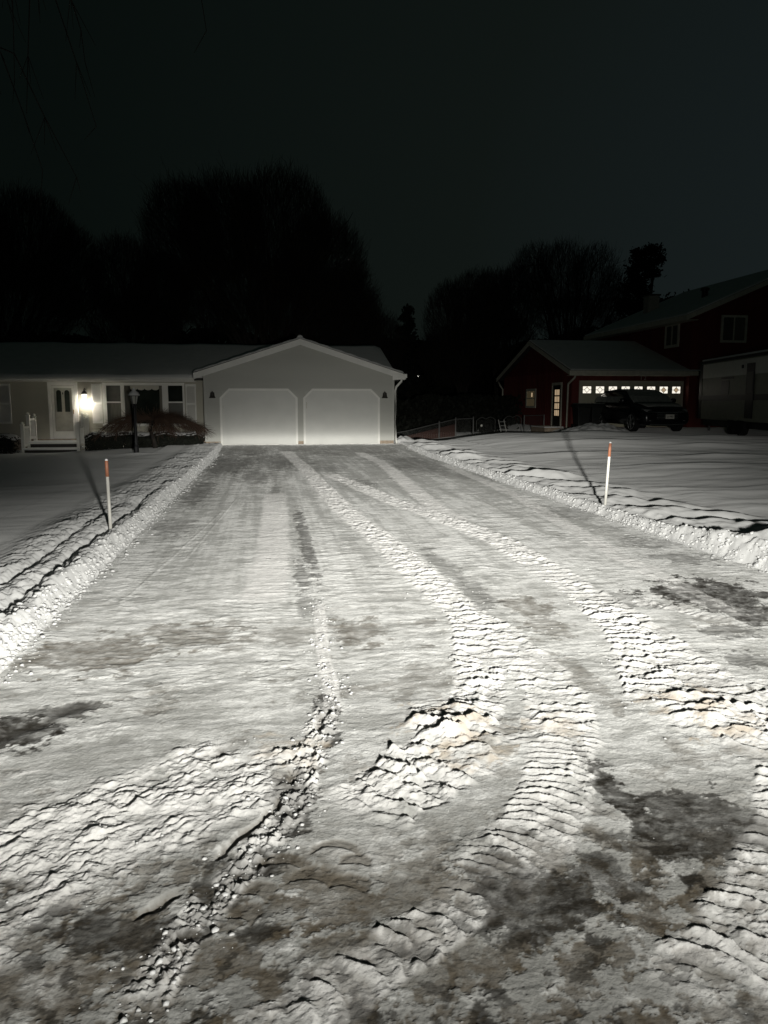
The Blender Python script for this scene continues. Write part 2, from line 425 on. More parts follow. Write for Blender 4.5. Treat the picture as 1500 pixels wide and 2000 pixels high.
    # ---- tyre tracks ---------------------------------------------------------
    def tread(P, hw, per, amp, bow=.0, seed=1, near_amp=None, ragg=.35, crumble=1., fade=None, lift=.3):
        s, t, ln = along(x, y, P, hw*1.7)
        m = np.abs(s) < hw*1.6
        if not m.any(): return
        sx = s[m]; tx = t[m]; X = x[m]; Y = y[m]
        wob = fbm(X*6, Y*6, seed+200, 3)
        edge = hw*(1+ragg*fbm(X*5, Y*5, seed+210, 3))
        env = sstep(edge, edge*.78, np.abs(sx))
        if ln > 0: env = env*sstep(0, .35, tx)*sstep(0, .3, ln-tx)
        ph = tx/per + bow*(np.abs(sx)/hw)**2 + .62*wob + .5*perlin(tx*1.3, tx*0+seed, seed+260) + .18*np.sign(sx)*0
        fr = ph-np.floor(ph)
        # steep far face, long face towards the light
        ridge = np.where(fr < .26, fr/.26, (1-fr)/.74)
        ridge = ridge**1.1
        brk = .26+.74*sstep(-.45, .15, perlin(sx*5, np.floor(ph)*3.7, seed+220) + .4*perlin(sx*15, np.floor(ph)*5.7, seed+230))
        A = amp if near_amp is None else near_amp + (amp-near_amp)*sstep(3.2, 8.0, Y)
        A = A*(.68+.72*sstep(-.4,.4,fbm(X*2.6, Y*2.6, seed+270, 3)))*1.08
        hh = A*(ridge*brk - lift)
        hh = hh + crumble*A*.62*fbm(X*22, Y*28, seed+240, 5, .66)
        add[m] += (env*hh).astype(np.float32)
        clean[m] = np.maximum(clean[m], env*sstep(-.55,-.1,fbm(X*4.5, Y*4.5, seed+280, 4, .6))*(.5+.5*sstep(.12, .5, ridge*brk + .35*perlin(X*12, Y*12, seed+250))))
    def rough(P, hw, amp, seed):
        s, t, ln = along(x, y, P, hw*1.5); m = np.abs(s) < hw*1.4
        X = x[m]; Y = y[m]; env = sstep(hw*1.15, hw*.7, np.abs(s[m]) + .25*hw*fbm(X*4, Y*2, seed, 3))*sstep(0,.4,t[m])*sstep(0,.4,ln-t[m])
        add[m] += (env*amp*(.5+1.3*fbm(X*9, Y*6.5, seed+1, 4, .62))).astype(np.float32); clean[m] = np.maximum(clean[m], env)
    rough(T1[:7], .20, .015, 601); rough(T2[:6], .20, .014, 602); rough(T11, .16, .005, 603)
    rough([(.05,14),(.0,9),(-.1,6)], .2, .003, 604); rough(T8[:4], .05, .006, 605)
    tread(T1[:11], .19, .125, .011, bow=.22, seed=1, near_amp=.014)
    tread(T2, .21, .130, .012, bow=.18, seed=2, near_amp=.017)
    tread(T3[:5], .17, .108, .012, bow=.03, seed=3, near_amp=.021, ragg=.22)
    tread(T4[:4], .19, .110, .012, bow=.03, seed=4, near_amp=.022, ragg=.22)
    tread([(.90,3.98),(.86,3.5),(.76,3.12)], .22, .165, .028, bow=.04, seed=41, near_amp=.036, ragg=.5, crumble=.75)
    tread([(2.3,3.95),(2.22,3.5),(2.1,3.1)], .24, .15, .022, bow=.04, seed=42, near_amp=.024, ragg=.6, crumble=.6)
    tread([(.98,3.4),(.72,3.18),(.5,3.0),(.22,2.76)], .24, .115, .018, bow=.04, seed=43, near_amp=.028, ragg=.6)
    tread([(3.1,3.95),(2.8,3.5),(2.45,2.95)], .30, .12, .018, bow=.04, seed=44, near_amp=.020, ragg=.6)
    tread(T5, .17, .058, .0115, bow=-.9, seed=31, ragg=.35, lift=.2)
    tread(T5b, .115, .075, .015, bow=-.55, seed=33, ragg=.25, lift=.2, crumble=.7)
    tread([(.30,2.75),(.30,2.55),(.33,2.38)], .12, .10, .0075, bow=-.5, seed=32, ragg=.5)
    tread(T6, .19, .078, .013, bow=-.55, seed=6, lift=.2, ragg=.3)
    tread(T11, .20, .16, .006, seed=8, ragg=.6)
    tread(T7, .10, .07, .007, seed=7, ragg=.6)
    tread(T12, .14, .15, .004, seed=9, ragg=.7)
    # ---- thrown clods: near mound, rough slush left, slush ridge -------------
    def clods(P, hw, size, amp, seed, lin=(1,1), thr=.0):
        s, t, ln = along(x, y, P, hw*1.5)
        m = np.abs(s) < hw*1.4
        if not m.any(): return
        X = x[m]; Y = y[m]; sx = s[m]; tx = t[m]
        edge = hw*(1+.5*fbm(X*4, Y*4, seed+300, 3))
        env = sstep(edge, edge*.6, np.abs(sx))*sstep(0, .2, tx)*sstep(0, .2, ln-tx)
        a = tx/size/lin[0]; b = sx/size/lin[1]
        a = a + .35*fbm(a*.9, b*.9, seed+7, 2); b = b + .35*fbm(a*.9, b*.9, seed+8, 2)
        clod = 1.9*billow(a*.6, b*.6, seed, 4, .58)
        clod = clod*sstep(-.5, .2, fbm(a*.25, b*.25, seed+9, 2))
        hh = 1.5*amp*(clod - .35 + .35*fbm(X*22, Y*22, seed+310, 4, .65))
        keep = sstep(thr-.15, thr+.15, fbm(X*3, Y*3, seed+320, 3)+.3) if thr else 1
        add[m] += (env*hh*keep).astype(np.float32)
        clean[m] = np.maximum(clean[m], env*keep*sstep(.1, .4, clod))
    clods(T9, .42, .045, .0135, 11, lin=(1.5,1)); clods(T9, .40, .12, .009, 21, lin=(1.6,1))
    clods(T8[2:], .085, .026, .018, 12)
    clods([(.9,3.5),(1.2,3.55),(1.5,3.62)], .24, .08, .015, 13, lin=(2.0,1))
    clods([(1.9,3.6),(2.3,3.55),(2.6,3.6)], .28, .10, .012, 14, lin=(2.0,1))
    clods([(-.2,3.36),(.1,3.34),(.26,3.5)], .14, .06, .018, 15, lin=(1.5,1))
    clods([(.15,2.85),(.5,3.05),(.85,3.2)], .14, .08, .010, 16, lin=(2,1))
    clods([(-.9,3.35),(-1.2,3.15)], .16, .06, .007, 17, lin=(2,1))
    # mound of shoved snow
    g = np.exp(-(((x-.86)/.22)**2 + ((y-3.52)/.30)**2)); add += (.045*g*(1+.8*fbm(x*5, y*8, 401, 3))).astype(np.float32)
    g = np.exp(-(((x-2.2)/.30)**2 + ((y-3.5)/.32)**2)); add += (.030*g*(1+.8*fbm(x*5, y*8, 402, 3))).astype(np.float32)
    # groove beside the slush ridge
    s, t, ln = along(x, y, T8g, .2)
    gv = sstep(.030, .008, np.abs(s + .05*fbm(x*6, y*6, 403, 4)))*sstep(-.2,.2,perlin(x*5,y*5,433))*sstep(0,.15,t)*sstep(0,.25,ln-t)
    add -= .020*gv.astype(np.float32)
    s, t, ln = along(x, y, T10, .2)
    gv2 = sstep(.10, .0, np.abs(s + .08*fbm(x*5, y*5, 404, 4)))
    add -= .010*gv2.astype(np.float32)
    wl = sstep(27.72, 27.90, y + .06*fbm(x*4, y*0, 471, 4)); h = h + wl*.035*(.6+.8*fbm(x*5, y*5, 472, 3)); clean = np.maximum(clean, wl)
    h = h + add
    cl = np.clip(clean*(1-.55*np.clip(bare,0,1)), 0, 1)
    col = blend(col, np.array([.82,.81,.79]), cl)
    # brown meltwater soaked into the clods
    col = blend(col, tan, tanw*sstep(-.25,.35,fbm(wx*6, wy*10, 405, 4))*.8)
    col = blend(col, dirt, .6*gv); col = blend(col, asph, .8*gv2)
    # broken lug prints pressed through to the dirt
    for cx, cy, hx, hy, an in ((.02,2.56,.095,.030,-.25),(.12,2.46,.075,.040,-.35),(-.06,2.40,.055,.040,-.5),(.21,2.62,.085,.024,-.2),(.27,2.52,.06,.03,-.3),(-.10,2.29,.05,.04,-.6),(.24,2.40,.07,.035,-.4)):
        ca, sa = math.cos(an), math.sin(an); X0 = (x-cx)*ca+(y-cy)*sa; Y0 = -(x-cx)*sa+(y-cy)*ca + .5*X0*X0/hx
        k = sstep(1.15, .85, np.maximum(np.abs(X0/hx), np.abs(Y0/hy)) + .35*fbm(x*14, y*14, 95, 4))
        h -= (.006*k).astype(np.float32); col = blend(col, dirt, .6*k)
    # straight scraper marks
    for (xa, ya, xb, yb) in ((-1.2,6.5,-.75,11.5),(.33,4.2,.34,7.5),(-.9,8,-.6,13)):
        d = np.abs((x-xa)-(xb-xa)*(y-ya)/(yb-ya)); m = (y > ya) & (y < yb)
        h += np.where(m, .004*np.exp(-(d/.012)**2), 0).astype(np.float32)
    # the swept margin along both banks is smooth
    return h.astype(np.float32), np.clip(col, .01, .9)

def grid_faces(nr, nc, off=0):
    i = np.arange(nr-1)[:,None]*nc + np.arange(nc-1)[None]
    i = i.ravel()+off
    return np.stack([i, i+1, i+nc+1, i+nc], 1)

def make_driveway():
    Vs = []; Fs = []; Cs = []; off = 0
    ynear = [.6]
    while ynear[-1] < 4.6: ynear.append(ynear[-1] + max(.0042, .0021*ynear[-1]))
    yfar = [4.55]
    while yfar[-1] < YG-.01: yfar.append(yfar[-1] + .0027*yfar[-1])
    yfar[-1] = YG-.005
    for ys, dx in ((ynear, .0062), (yfar, .0105)):
        xs = np.arange(XL-.12, XR+.12, dx); Y, X = np.meshgrid(np.array(ys), xs, indexing='ij')
        h, c = drive_surface(X, Y)
        Z = h + drive_base(X, Y)
        if ys is yfar: Z -= .002*(Y < 4.6)
        Vs.append(np.stack([X, Y, Z], -1).reshape(-1, 3)); Cs.append(c.reshape(-1, 3))
        Fs.append(grid_faces(len(ys), len(xs), off)); off += X.size
    o = np_mesh('driveway', np.concatenate(Vs), np.concatenate(Fs), m_drive)
    o['kind'] = 'structure'
    C = np.concatenate(Cs); a = o.data.color_attributes.new('surface', 'FLOAT_COLOR', 'POINT')
    rgba = np.ones((len(C), 4), np.float32); rgba[:,:3] = C; a.data.foreach_set('color', rgba.ravel())
make_driveway()

# -- lawns and ploughed banks -------------------------------------------------
def lawn_left(x, y):
    e = XL-x
    z = .11 - .16*sstep(1.2, 6.5, e) + .02*fbm(x*.35, y*.35, 501, 3) - .04*sstep(24, 28, y)*sstep(3,6,e)
    z = z + .010*fbm(x*.8, y*1.7, 505, 3)*sstep(.9, 1.6, e)
    z = z + .02*np.exp(-((x+4.0)/.45)**2-((y-24.0)/.35)**2)*2.2
    return z
def lawn_right(x, y):
    e = x-XR
    z = .14 + .10*sstep(3, 16, y)*sstep(1, 5, e) + .20*sstep(6.2, 9.5, x)*sstep(20, 28, y)
    z = z + .10*sstep(11, 14, x)*sstep(27, 31, y)
    z = z - .38*sstep(29, 35, y)*sstep(13.2, 11.5, x)
    wy = y + .5*fbm(x*.5, y*.3, 511, 3)
    z = z + .026*fbm(x*.6, wy*2.0, 512, 5, .5)*sstep(.6, 1.5, e) + .03*fbm(x*.4, y*.4, 513, 2)
    # drifts
    for cx, cy, a, rx, ry in ((10.8,24,.10,1.3,.6),(13.6,22.5,.09,1.0,.5),(8.0,20,.07,1.0,.7),(12,27.5,.12,1.6,.5),(15.8,25.5,.09,1.2,.5),(9.5,16,.05,1.2,.5),(11.5,18.5,.06,.9,.4)):
        z = z + a*np.exp(-((x-cx)/rx)**2-((y-cy)/ry)**2)
    return z
def bank_left(x, y):
    e = XL-x + .045*fbm(y*1.1, x*.3, 521, 3) + .055*fbm(y*5, x*9, 522, 5, .66)
    face = sstep(-.02, .13, e)
    ht = .16 + .03*perlin(y*.8, y*0+.3, 523)
    z = face*ht
    body = sstep(.05, .2, e)
    # clods on the blown strip, ruts parallel to the drive
    ax = x + .04*fbm(x*4, y*4, 524, 3); ay = y + .08*fbm(x*3, y*3, 525, 3)
    rough = sstep(1.20, .70, e + .45*fbm(x*1.2, y*.6, 526, 3))
    z = z + rough*body*(.075*(billow(ax*5.5, ay*3.6, 551, 5, .68)-.25) + .05*fbm(x*2.6, y*1.2, 527, 6, .66) + .014*fbm(x*20, y*16, 554, 3, .6))
    z = z + face*sstep(.40,.1,e)*(.050*(billow(ax*11, ay*6, 552, 5, .66)-.2))
    r2 = .10+.02*perlin(y*.9, 0*y, 529) + .18*sstep(8.5, 4.5, y)*0
    rut1 = np.exp(-((e-(.29+.05*perlin(y*.7, y*0+2, 530)))/.055)**2)
    rut2 = np.exp(-((e-(.58+.06*perlin(y*.5, y*0+5, 531)))/.05)**2)*sstep(13, 9, y)
    z = z - .065*rut1*sstep(16, 11, y) - .05*rut2
    k = sstep(.8, 1.3, e)
    z = z*(1-k) + lawn_left(x, y)*k
    return z - .03*(e < -.03) + .09*sstep(22, 28, y)*face*.5
def bank_right(x, y):
    e = x-XR + .04*fbm(y*1.2, x*.3, 541, 3) + .055*fbm(y*5, x*9, 542, 5, .66)
    tall = .12 + .14*sstep(9, 6.8, y) + .03*perlin(y*.45, y*0+.9, 555)
    face = sstep(-.02, .10 + .06*sstep(9, 6.8, y), e)
    z = face*tall*(1+.12*perlin(y*2.2, y*0+.7, 543))
    z = z + sstep(0,.03,e)*sstep(.30,.12,e)*(.040+.05*sstep(9,6.8,y))*(billow(x*11, y*6+x*3, 544, 5, .66)-.15)
    # pillowy drifted crests leaning across the bank
    u = y + .8*(x-XR) + .5*fbm(x*.7, y*.5, 545, 2)
    ph = u/1.35 + .45*fbm(x*.5, y*.45, 546, 2); fr = ph-np.floor(ph)
    pil = np.where(fr < .60, sstep(0,.60,fr), sstep(1.,.60,fr))
    zone = sstep(.12, .35, e)*sstep(2.1+.5*perlin(y*.4, y*0, 547), .8, e)
    z = z + zone*((.10+.09*perlin(y*.7, x*.7, 553))*(pil-.35) + .085*fbm(x*1.7, y*1.3, 548, 3) + .012*fbm(x*6, y*6, 549, 3))
    z = z + sstep(.1,.25,e)*sstep(.6,.25,e)*.03*np.maximum(0, fbm(x*7, y*7, 550, 3))
    k = sstep(1.2, 2.2, e)
    z = z*(1-k) + lawn_right(x, y)*k
    return z - .03*(e < -.03) + .09*sstep(22, 28, y)*face*.6

def strip(name, fn, x0, x1, dx, y0, y1, ry, mtl):
    ys = [y0]
    while ys[-1] < y1: ys.append(ys[-1] + max(.012, ry*ys[-1]))
    ys[-1] = y1
    xs = np.arange(x0, x1+dx*.5, dx)
    Y, X = np.meshgrid(np.array(ys), xs, indexing='ij')
    Z = fn(X, Y)
    o = np_mesh(name, np.stack([X, Y, Z], -1).reshape(-1, 3), grid_faces(len(ys), len(xs)), mtl)
    o['kind'] = 'structure'
    return o
strip('snow_bank', bank_left, -3.55, XL+.03, .013, 2.6, 27.97, .0035, m_bank)
strip('snow_bank', bank_right, XR-.03, 6.95, .0145, 4.2, 28.6, .0035, m_bank)

def sheet(name, fn, xs, ys, mtl, dz=0.):
    Y, X = np.meshgrid(np.array(ys), np.array(xs), indexing='ij')
    Z = fn(X, Y)+dz
    o = np_mesh(name, np.stack([X, Y, Z], -1).reshape(-1, 3), grid_faces(len(ys), len(xs)), mtl)
    o['kind'] = 'structure'
    return o
def geo(a, b, d0, r):
    out = [a]; d = d0
    while out[-1] < b: out.append(out[-1]+d); d *= r
    return out
xs = [-v for v in geo(3.45, 60, .05, 1.012)][::-1]
ysl = [-3+.5*k for k in range(12)] + geo(3, 30, .05, 1.0045) + geo(30.5, 75, .6, 1.05)
sheet('lawn', lawn_left, xs, ysl, m_lawn, -.004)
xs = geo(6.85, 22, .045, 1.004) + geo(23, 80, 1.0, 1.08)
sheet('lawn', lawn_right, xs, ysl, m_lawn, -.004)
# the great sheet underneath, to the horizon
g = MB(); g.add([(-400,-60,-.16),(400,-60,-.16),(400,700,-.16),(-400,700,-.16)], [(0,1,2,3)])
o = g.build('ground', m_lawn); o['kind'] = 'structure'

# loose snow crumbs kicked up along tracks and banks: nobody could count them
def crumbs():
    rng = np.random.default_rng(5)
    t = (1+5**.5)/2
    iv = np.array([(-1,t,0),(1,t,0),(-1,-t,0),(1,-t,0),(0,-1,t),(0,1,t),(0,-1,-t),(0,1,-t),(t,0,-1),(t,0,1),(-t,0,-1),(-t,0,1)])/np.hypot(1,t)
    it = np.array([(0,11,5),(0,5,1),(0,1,7),(0,7,10),(0,10,11),(1,5,9),(5,11,4),(11,10,2),(10,7,6),(7,1,8),(3,9,4),(3,4,2),(3,2,6),(3,6,8),(3,8,9),(4,9,5),(2,4,11),(6,2,10),(8,6,7),(9,8,1)])
    P = []; R = []
    def scatter(poly, hw, n, r0, r1):
        S = spline(poly); k = rng.integers(0, len(S)-1, n); f = rng.random(n)[:,None]
        p = S[k]*(1-f)+S[k+1]*f + rng.normal(0, hw, (n,2)); P.append(p); R.append(r0+(r1-r0)*rng.random(n)**3)
    scatter(T8, .06, 700, .002, .011); scatter(T9, .22, 260, .001, .006); scatter(T1[6:11], .20, 160, .001, .005)
    scatter(T3[:5], .18, 300, .002, .008); scatter(T4[:4], .18, 300, .002, .008); scatter(T2, .2, 200, .002, .008); scatter(T6, .18, 60, .001, .003)
    scatter(T1[:7], .2, 250, .004, .010)
    p = np.stack([rng.uniform(-1.2, 2.2, 60), rng.uniform(1.6, 4.2, 60)], 1); P.append(p); R.append(.001+.002*rng.random(60)**4)
    p = np.stack([XL+np.abs(rng.normal(0,.08,1600))-.03, 4.5+rng.random(1600)**1.3*20], 1); P.append(p); R.append(.003+.020*rng.random(1600)**5)
    p = np.stack([XR-np.abs(rng.normal(0,.06,1400))+.03, 6+rng.random(1400)**1.3*20], 1); P.append(p); R.append(.003+.016*rng.random(1400)**5)
    for side in (-1, 1):
        n = 4200; yy = 4.2+rng.random(n)**1.5*22; ee = np.abs(rng.normal(.03,.07,n))
        P.append(np.stack([(XL-ee) if side < 0 else (XR+ee), yy], 1)); R.append((.003+.024*rng.random(n)**5)*(1+.0*yy))
    P = np.concatenate(P); R = np.concatenate(R)
    ok = (P[:,1] > 1.2) & (P[:,0] > XL-.35) & (P[:,0] < XR+.35); P = P[ok]; R = R[ok]
    z = drive_surface(P[:,0], P[:,1])[0] + drive_base(P[:,0], P[:,1])
    z = np.maximum(z, np.where(P[:,0] < 1, bank_left(P[:,0], P[:,1]), bank_right(P[:,0], P[:,1])))
    n = len(P)
    jit = 1+.35*(rng.random((n,12,1))-.5)*2
    V = iv[None]*R[:,None,None]*jit*np.array([1.15,1,.75])
    V = V + np.stack([P[:,0], P[:,1], z+R*.15], 1)[:,None]
    F = it[None] + (np.arange(n)*12)[:,None,None]
    o = np_mesh('snow_crumbs', V.reshape(-1,3), F.reshape(-1,3), m_snow)
    o['kind'] = 'stuff'
crumbs()

# ----------------------------------------------------------------------------
# the white ranch house with the double garage
# ----------------------------------------------------------------------------
HB = thing('ranch_house', 'pale sided ranch house with two white garage doors and snow on its roof', 'house', (-2.3, 29.5, 0))

def laps(mb, x0, x1, yf, z0, z1, course=.125, clip=None, proud=.022):
    z = z0
    while z < z1-.005:
        zt = min(z+course, z1)
        a0, a1 = x0, x1
        if clip:
            a0, a1 = clip(zt-.0)
            if a1-a0 < .05: break
        mb.add([(a0,yf-proud,z),(a1,yf-proud,z),(a1,yf-.003,zt),(a0,yf-.003,zt),(a0,yf,z),(a1,yf,z)],
               [(0,1,2,3),(0,4,5,1)])
        z = zt
# garage: x -2.30..4.44, front y 28
GX0, GX1, GC, GZ, SL = -2.30, 4.44, 1.07, 2.62, .325
def gclip(z):
    if z <= GZ-.02: return GX0, GX1
    d = (z-(GZ-.02))/SL
    return GX0+d, GX1-d
w = MB()
top = GZ-.02+(GC-GX0)*SL
w.prism([(GX0,0),(GX1,0),(GX1,GZ-.03),(GC,top-.03),(GX0,GZ-.03)], 28.0, 34.0)
laps(w, GX0, GX1, 28.0, .24, top-.06, clip=gclip)
w.build('garage_wall', m_siding, HB)
for a, b in ((GX0,-1.78),(.955,1.15),(3.93,GX1)): MB().box(a, b, 27.975, 28.001, .0, .237).build('foundation', m_concrete, HB)
# corner boards
for a in (GX0-.02, GX1-.07): MB().box(a, a+.09, 27.965, 28.05, .24, 2.6).build('corner_board', m_siding, HB)

def roof_slab(poly_outer, y0, y1):
    return MB().prism(poly_outer, y0, y1)
# garage roof: two slopes from y 27.68 back into the main roof
ev = 3.70; zr = 3.84; ze = zr-ev*SL
rf = MB().prism([(GC-ev,ze-.10),(GC,zr-.10),(GC+ev,ze-.10),(GC+ev,ze),(GC,zr),(GC-ev,ze)], 27.70, 34.0)
ROOFG = rf.build('garage_roof', m_shingle, HB)
sn = MB()
for sgn in (-1, 1):
    rng = random.Random(3)
    n = 40; rows = []
    ys = [27.62, 27.66, 27.75, 28.2, 29.5, 31, 33.9]
    for j, yy in enumerate(ys):
        row = []
        for i in range(n+1):
            t = i/n
            xx = GC + sgn*(ev+.03)*t
            th = .055 + .012*math.sin(i*1.3+j)+.01*rng.random()
            if j == 0: th = -.005
            elif j == 1: th *= .8
            if i == n: th = -.02
            row.append((xx, yy, zr - SL*ev*t/1.0 + th + .002))
        rows.append(row)
    vs = [p for r in rows for p in r]; fs = []
    for j in range(len(ys)-1):
        for i in range(n):
            a = j*(n+1)+i; fs.append((a, a+1, a+n+2, a+n+1))
    sn.add(vs, fs)
sn.build('snow_cover', m_roofsnow, ROOFG, smooth=True)
# rake boards (white) and soffit
rb = MB()
for sgn in (-1, 1):
    P = [(GC, zr-.015), (GC+sgn*ev, ze-.015), (GC+sgn*ev, ze-.225), (GC, zr-.225)]
    rb.prism(P if sgn > 0 else P[::-1], 27.66, 27.699)
    P = [(GC, zr-.105), (GC+sgn*(ev-.02), ze-.105), (GC+sgn*(ev-.02), ze-.125), (GC, zr-.125)]
    rb.prism(P, 27.702, 28.01)
rb.build('rake_board', m_white, HB)
# side fascia and gutter on the right eave, eave return
gt = MB(); gt.box(GC+ev-.02, GC+ev+.10, 27.62, 33.8, ze-.15, ze-.01); gt.box(GX1-.02, GC+ev-.021, 27.72, 33.8, ze-.145, ze-.125)
gt.prism([(GX1-.10,ze-.225),(GC+ev+.06,ze-.20),(GC+ev+.06,ze-.06),(GX1-.10,ze+.0)], 27.64, 27.657)
gt.build('gutter', m_white, HB, bevel=.012)
dn = MB(); dn.tube([(4.72,27.85,ze-.12),(4.70,27.85,ze-.26),(4.52,27.90,ze-.46),(4.50,27.92,ze-.6),(4.50,27.92,.28),(4.54,27.86,.14)], .042, 8)
dn.build('downspout', m_white, HB, smooth=True)
rv = MB(); rv.lathe([(.10,0),(.11,.05),(.08,.10),(.02,.13)], (GC, 27.80, zr+.0), 10); rv.build('ridge_cap', m_roofsnow, HB, smooth=True)

def garage_door(x0, x1, z0, z1, ch=.27):
    d = MB(); n = 4; hh = (z1-z0)/n
    # four hinged sections with pressed grooves between, corners closed by the trim
    d.box(x0, x1, 27.975, 27.995, z0, z1)
    for k in range(n):
        d.box(x0+.012, x1-.012, 27.962, 27.976, z0+k*hh+.009, z0+(k+1)*hh-.009)
        for q in range(1):
            pass
    D = d.build('garage_door', m_door, HB)
    t = MB(); w = .075
    outer = [(x0-w,z0),(x0-w,z1-ch+.02),(x0+ch-.02,z1+w),(x1-ch+.02,z1+w),(x1+w,z1-ch+.02),(x1+w,z0)]
    inner = [(x0,z0),(x0,z1-ch),(x0+ch,z1),(x1-ch,z1),(x1,z1-ch),(x1,z0)]
    for k in range(5):
        a, b, cc, e = outer[k], outer[k+1], inner[k+1], inner[k]
        t.prism([a, b, cc, e], 27.925, 27.974)
    # the two triangles of siding colour that clip the corners
    t.build('door_trim', m_white, D)
    MB().prism([(x0,z1-ch+.012),(x0,z1),(x0+ch-.012,z1)], 27.948, 27.961).build('corner_fill', m_siding, D)
    MB().prism([(x1-ch+.012,z1),(x1,z1),(x1,z1-ch+.012)], 27.948, 27.961).build('corner_fill', m_siding, D)
    s = MB(); s.box(x0, x1, 27.94, 27.961, z0-.02, z0+.03); s.build('bottom_seal', m_white, D)
    k = MB(); k.box(x0+.035, x0+.055, 27.945, 27.961, z0+1.30, z0+1.52) if x0 > 0 else k.box(x0+.03, x0+.045, 27.945, 27.961, z0+1.3, z0+1.4)
    k.build('latch', m_siding2, D)
garage_door(-1.70, .88, .105, 2.03)
garage_door(1.23, 3.85, .105, 2.03)
for bx in (-2.02, 4.10):
    b = MB(); b.lathe([(.005,.235),(.018,.225),(.02,.205),(.012,.198),(.05,.192),(.072,.165),(.078,.09),(.09,.035),(.115,0.),(.112,-.012),(.03,-.012)], (bx, 27.90, 1.78), 18)
    b.box(bx-.03, bx+.03, 27.94, 28.0, 1.86, 1.98)
    b.build('wall_lantern', m_bell, HB, smooth=False)

# main range: front wall y 29.5
w = MB(); w.box(-24, GX1-.03, 29.5, 38.6, -.2, 2.45); laps(w, -24, GX0-.004, 29.5, .30, 2.44)
w.prism_x([(29.52,2.4),(38.6,2.4),(34.05,3.85)], 4.37, 4.43)
w.build('house_wall', m_siding2, HB)
c = MB(); c.box(-24, GX0, 29.47, 29.499, -.2, .297); c.build('foundation', m_concrete, HB)
ridge_y, rz_, sl2 = 34.05, 4.0, .293
def mz(y): return rz_ - abs(y-ridge_y)*sl2
ea = 29.02
R = MB().prism_x([(ea,mz(ea)-.12),(ridge_y,rz_-.12),(2*ridge_y-ea,mz(ea)-.12),(2*ridge_y-ea,mz(ea)),(ridge_y,rz_),(ea,mz(ea))], -24.4, 4.78)
ROOFM = R.build('main_roof', m_shingle, HB)
s = MB(); nx = 120
ys = [ea-.03, ea-.01, ea+.10, 30, 31, 32, 33, 33.8, ridge_y, ridge_y+.4, 38.9]
vs = []; fs = []
for j, yy in enumerate(ys):
    for i in range(nx+1):
        x = -24.4+29.19*i/nx
        th = .07+.014*math.sin(x*1.9+j*.8)+.01*math.sin(x*4.3+j)
        if j == 0: th = -.03
        if j == 1: th = .05
        if i == nx: th = .0
        vs.append((x, yy, mz(min(max(yy, ea), 39.0))+th))
for j in range(len(ys)-1):
    for i in range(nx):
        a = j*(nx+1)+i; fs.append((a, a+1, a+nx+2, a+nx+1))
s.add(vs, fs); s.build('snow_cover', m_roofsnow, ROOFM, smooth=True)
f = MB(); f.box(-24.4, GC-ev-.10, ea-.04, ea-.005, mz(ea)-.16, mz(ea)-.015)
f.box(-24.4, GC-ev-.02, ea+.0, 29.5, mz(ea)-.165, mz(ea)-.15)
f.build('fascia', m_white, HB)
f = MB(); f.prism_x([(ea-.14,mz(ea)-.02),(ea-.14,mz(ea)-.05),(ea-.12,mz(ea)-.11),(ea-.042,mz(ea)-.12),(ea-.042,mz(ea)-.02)], -24.4, GC-ev-.12)
f.build('gutter', m_white, HB)

# front door behind a storm door
DX0, DX1, DZ0, DZ1 = -7.92, -6.90, .32, 2.34
d = MB(); d.box(DX0+.10, DX1-.10, 29.46, 29.482, DZ0, DZ1-.10)
DR = d.build('front_door', mat('pale_grey_door_paint', (.40,.39,.34), rough=.4), HB)
t = MB(); t.box(DX0, DX0+.11, 29.42, 29.478, DZ0-.02, DZ1); t.box(DX1-.11, DX1, 29.42, 29.478, DZ0-.02, DZ1); t.box(DX0+.11, DX1-.11, 29.42, 29.478, DZ1-.12, DZ1)
t.build('door_frame', m_white, DR)
t = MB()
xa, xb = DX0+.125, DX1-.125
for a, b, cc, e in ((xa,xa+.075,DZ0,DZ1-.13),(xb-.075,xb,DZ0,DZ1-.13)): t.box(a, b, 29.425, 29.45, cc, e)
t.box(xa+.075, xb-.075, 29.425, 29.45, DZ0, DZ0+.26); t.box(xa+.075, xb-.075, 29.425, 29.45, DZ1-.21, DZ1-.13)
t.build('storm_door_frame', m_white, DR)
def arched(cx, z0, z1, hw, y):
    P = [(cx-hw,z0),(cx+hw,z0),(cx+hw,z1-hw)] + [(cx+hw*math.cos(a*PI/8), z1-hw+hw*math.sin(a*PI/8)) for a in range(1,8)] + [(cx-hw,z1-hw)]
    return MB().prism(P, y, y+.012)
for cx in (-7.55, -7.27):
    arched(cx, 1.28, 2.06, .085, 29.445).build('arched_pane', m_glassdk, DR)
arched(-7.41, 1.90, 1.98, .018, 29.44).build('door_knocker', m_bell, DR)
for a in (-7.66, -7.36): MB().box(a, a+.2, 29.452, 29.459, .72, 1.12).build('raised_panel', MATS['pale_grey_door_paint'], DR)
t = MB(); t.box(xb-.05, xb-.02, 29.40, 29.425, 1.2, 1.36); t.build('handle', m_brass, DR)

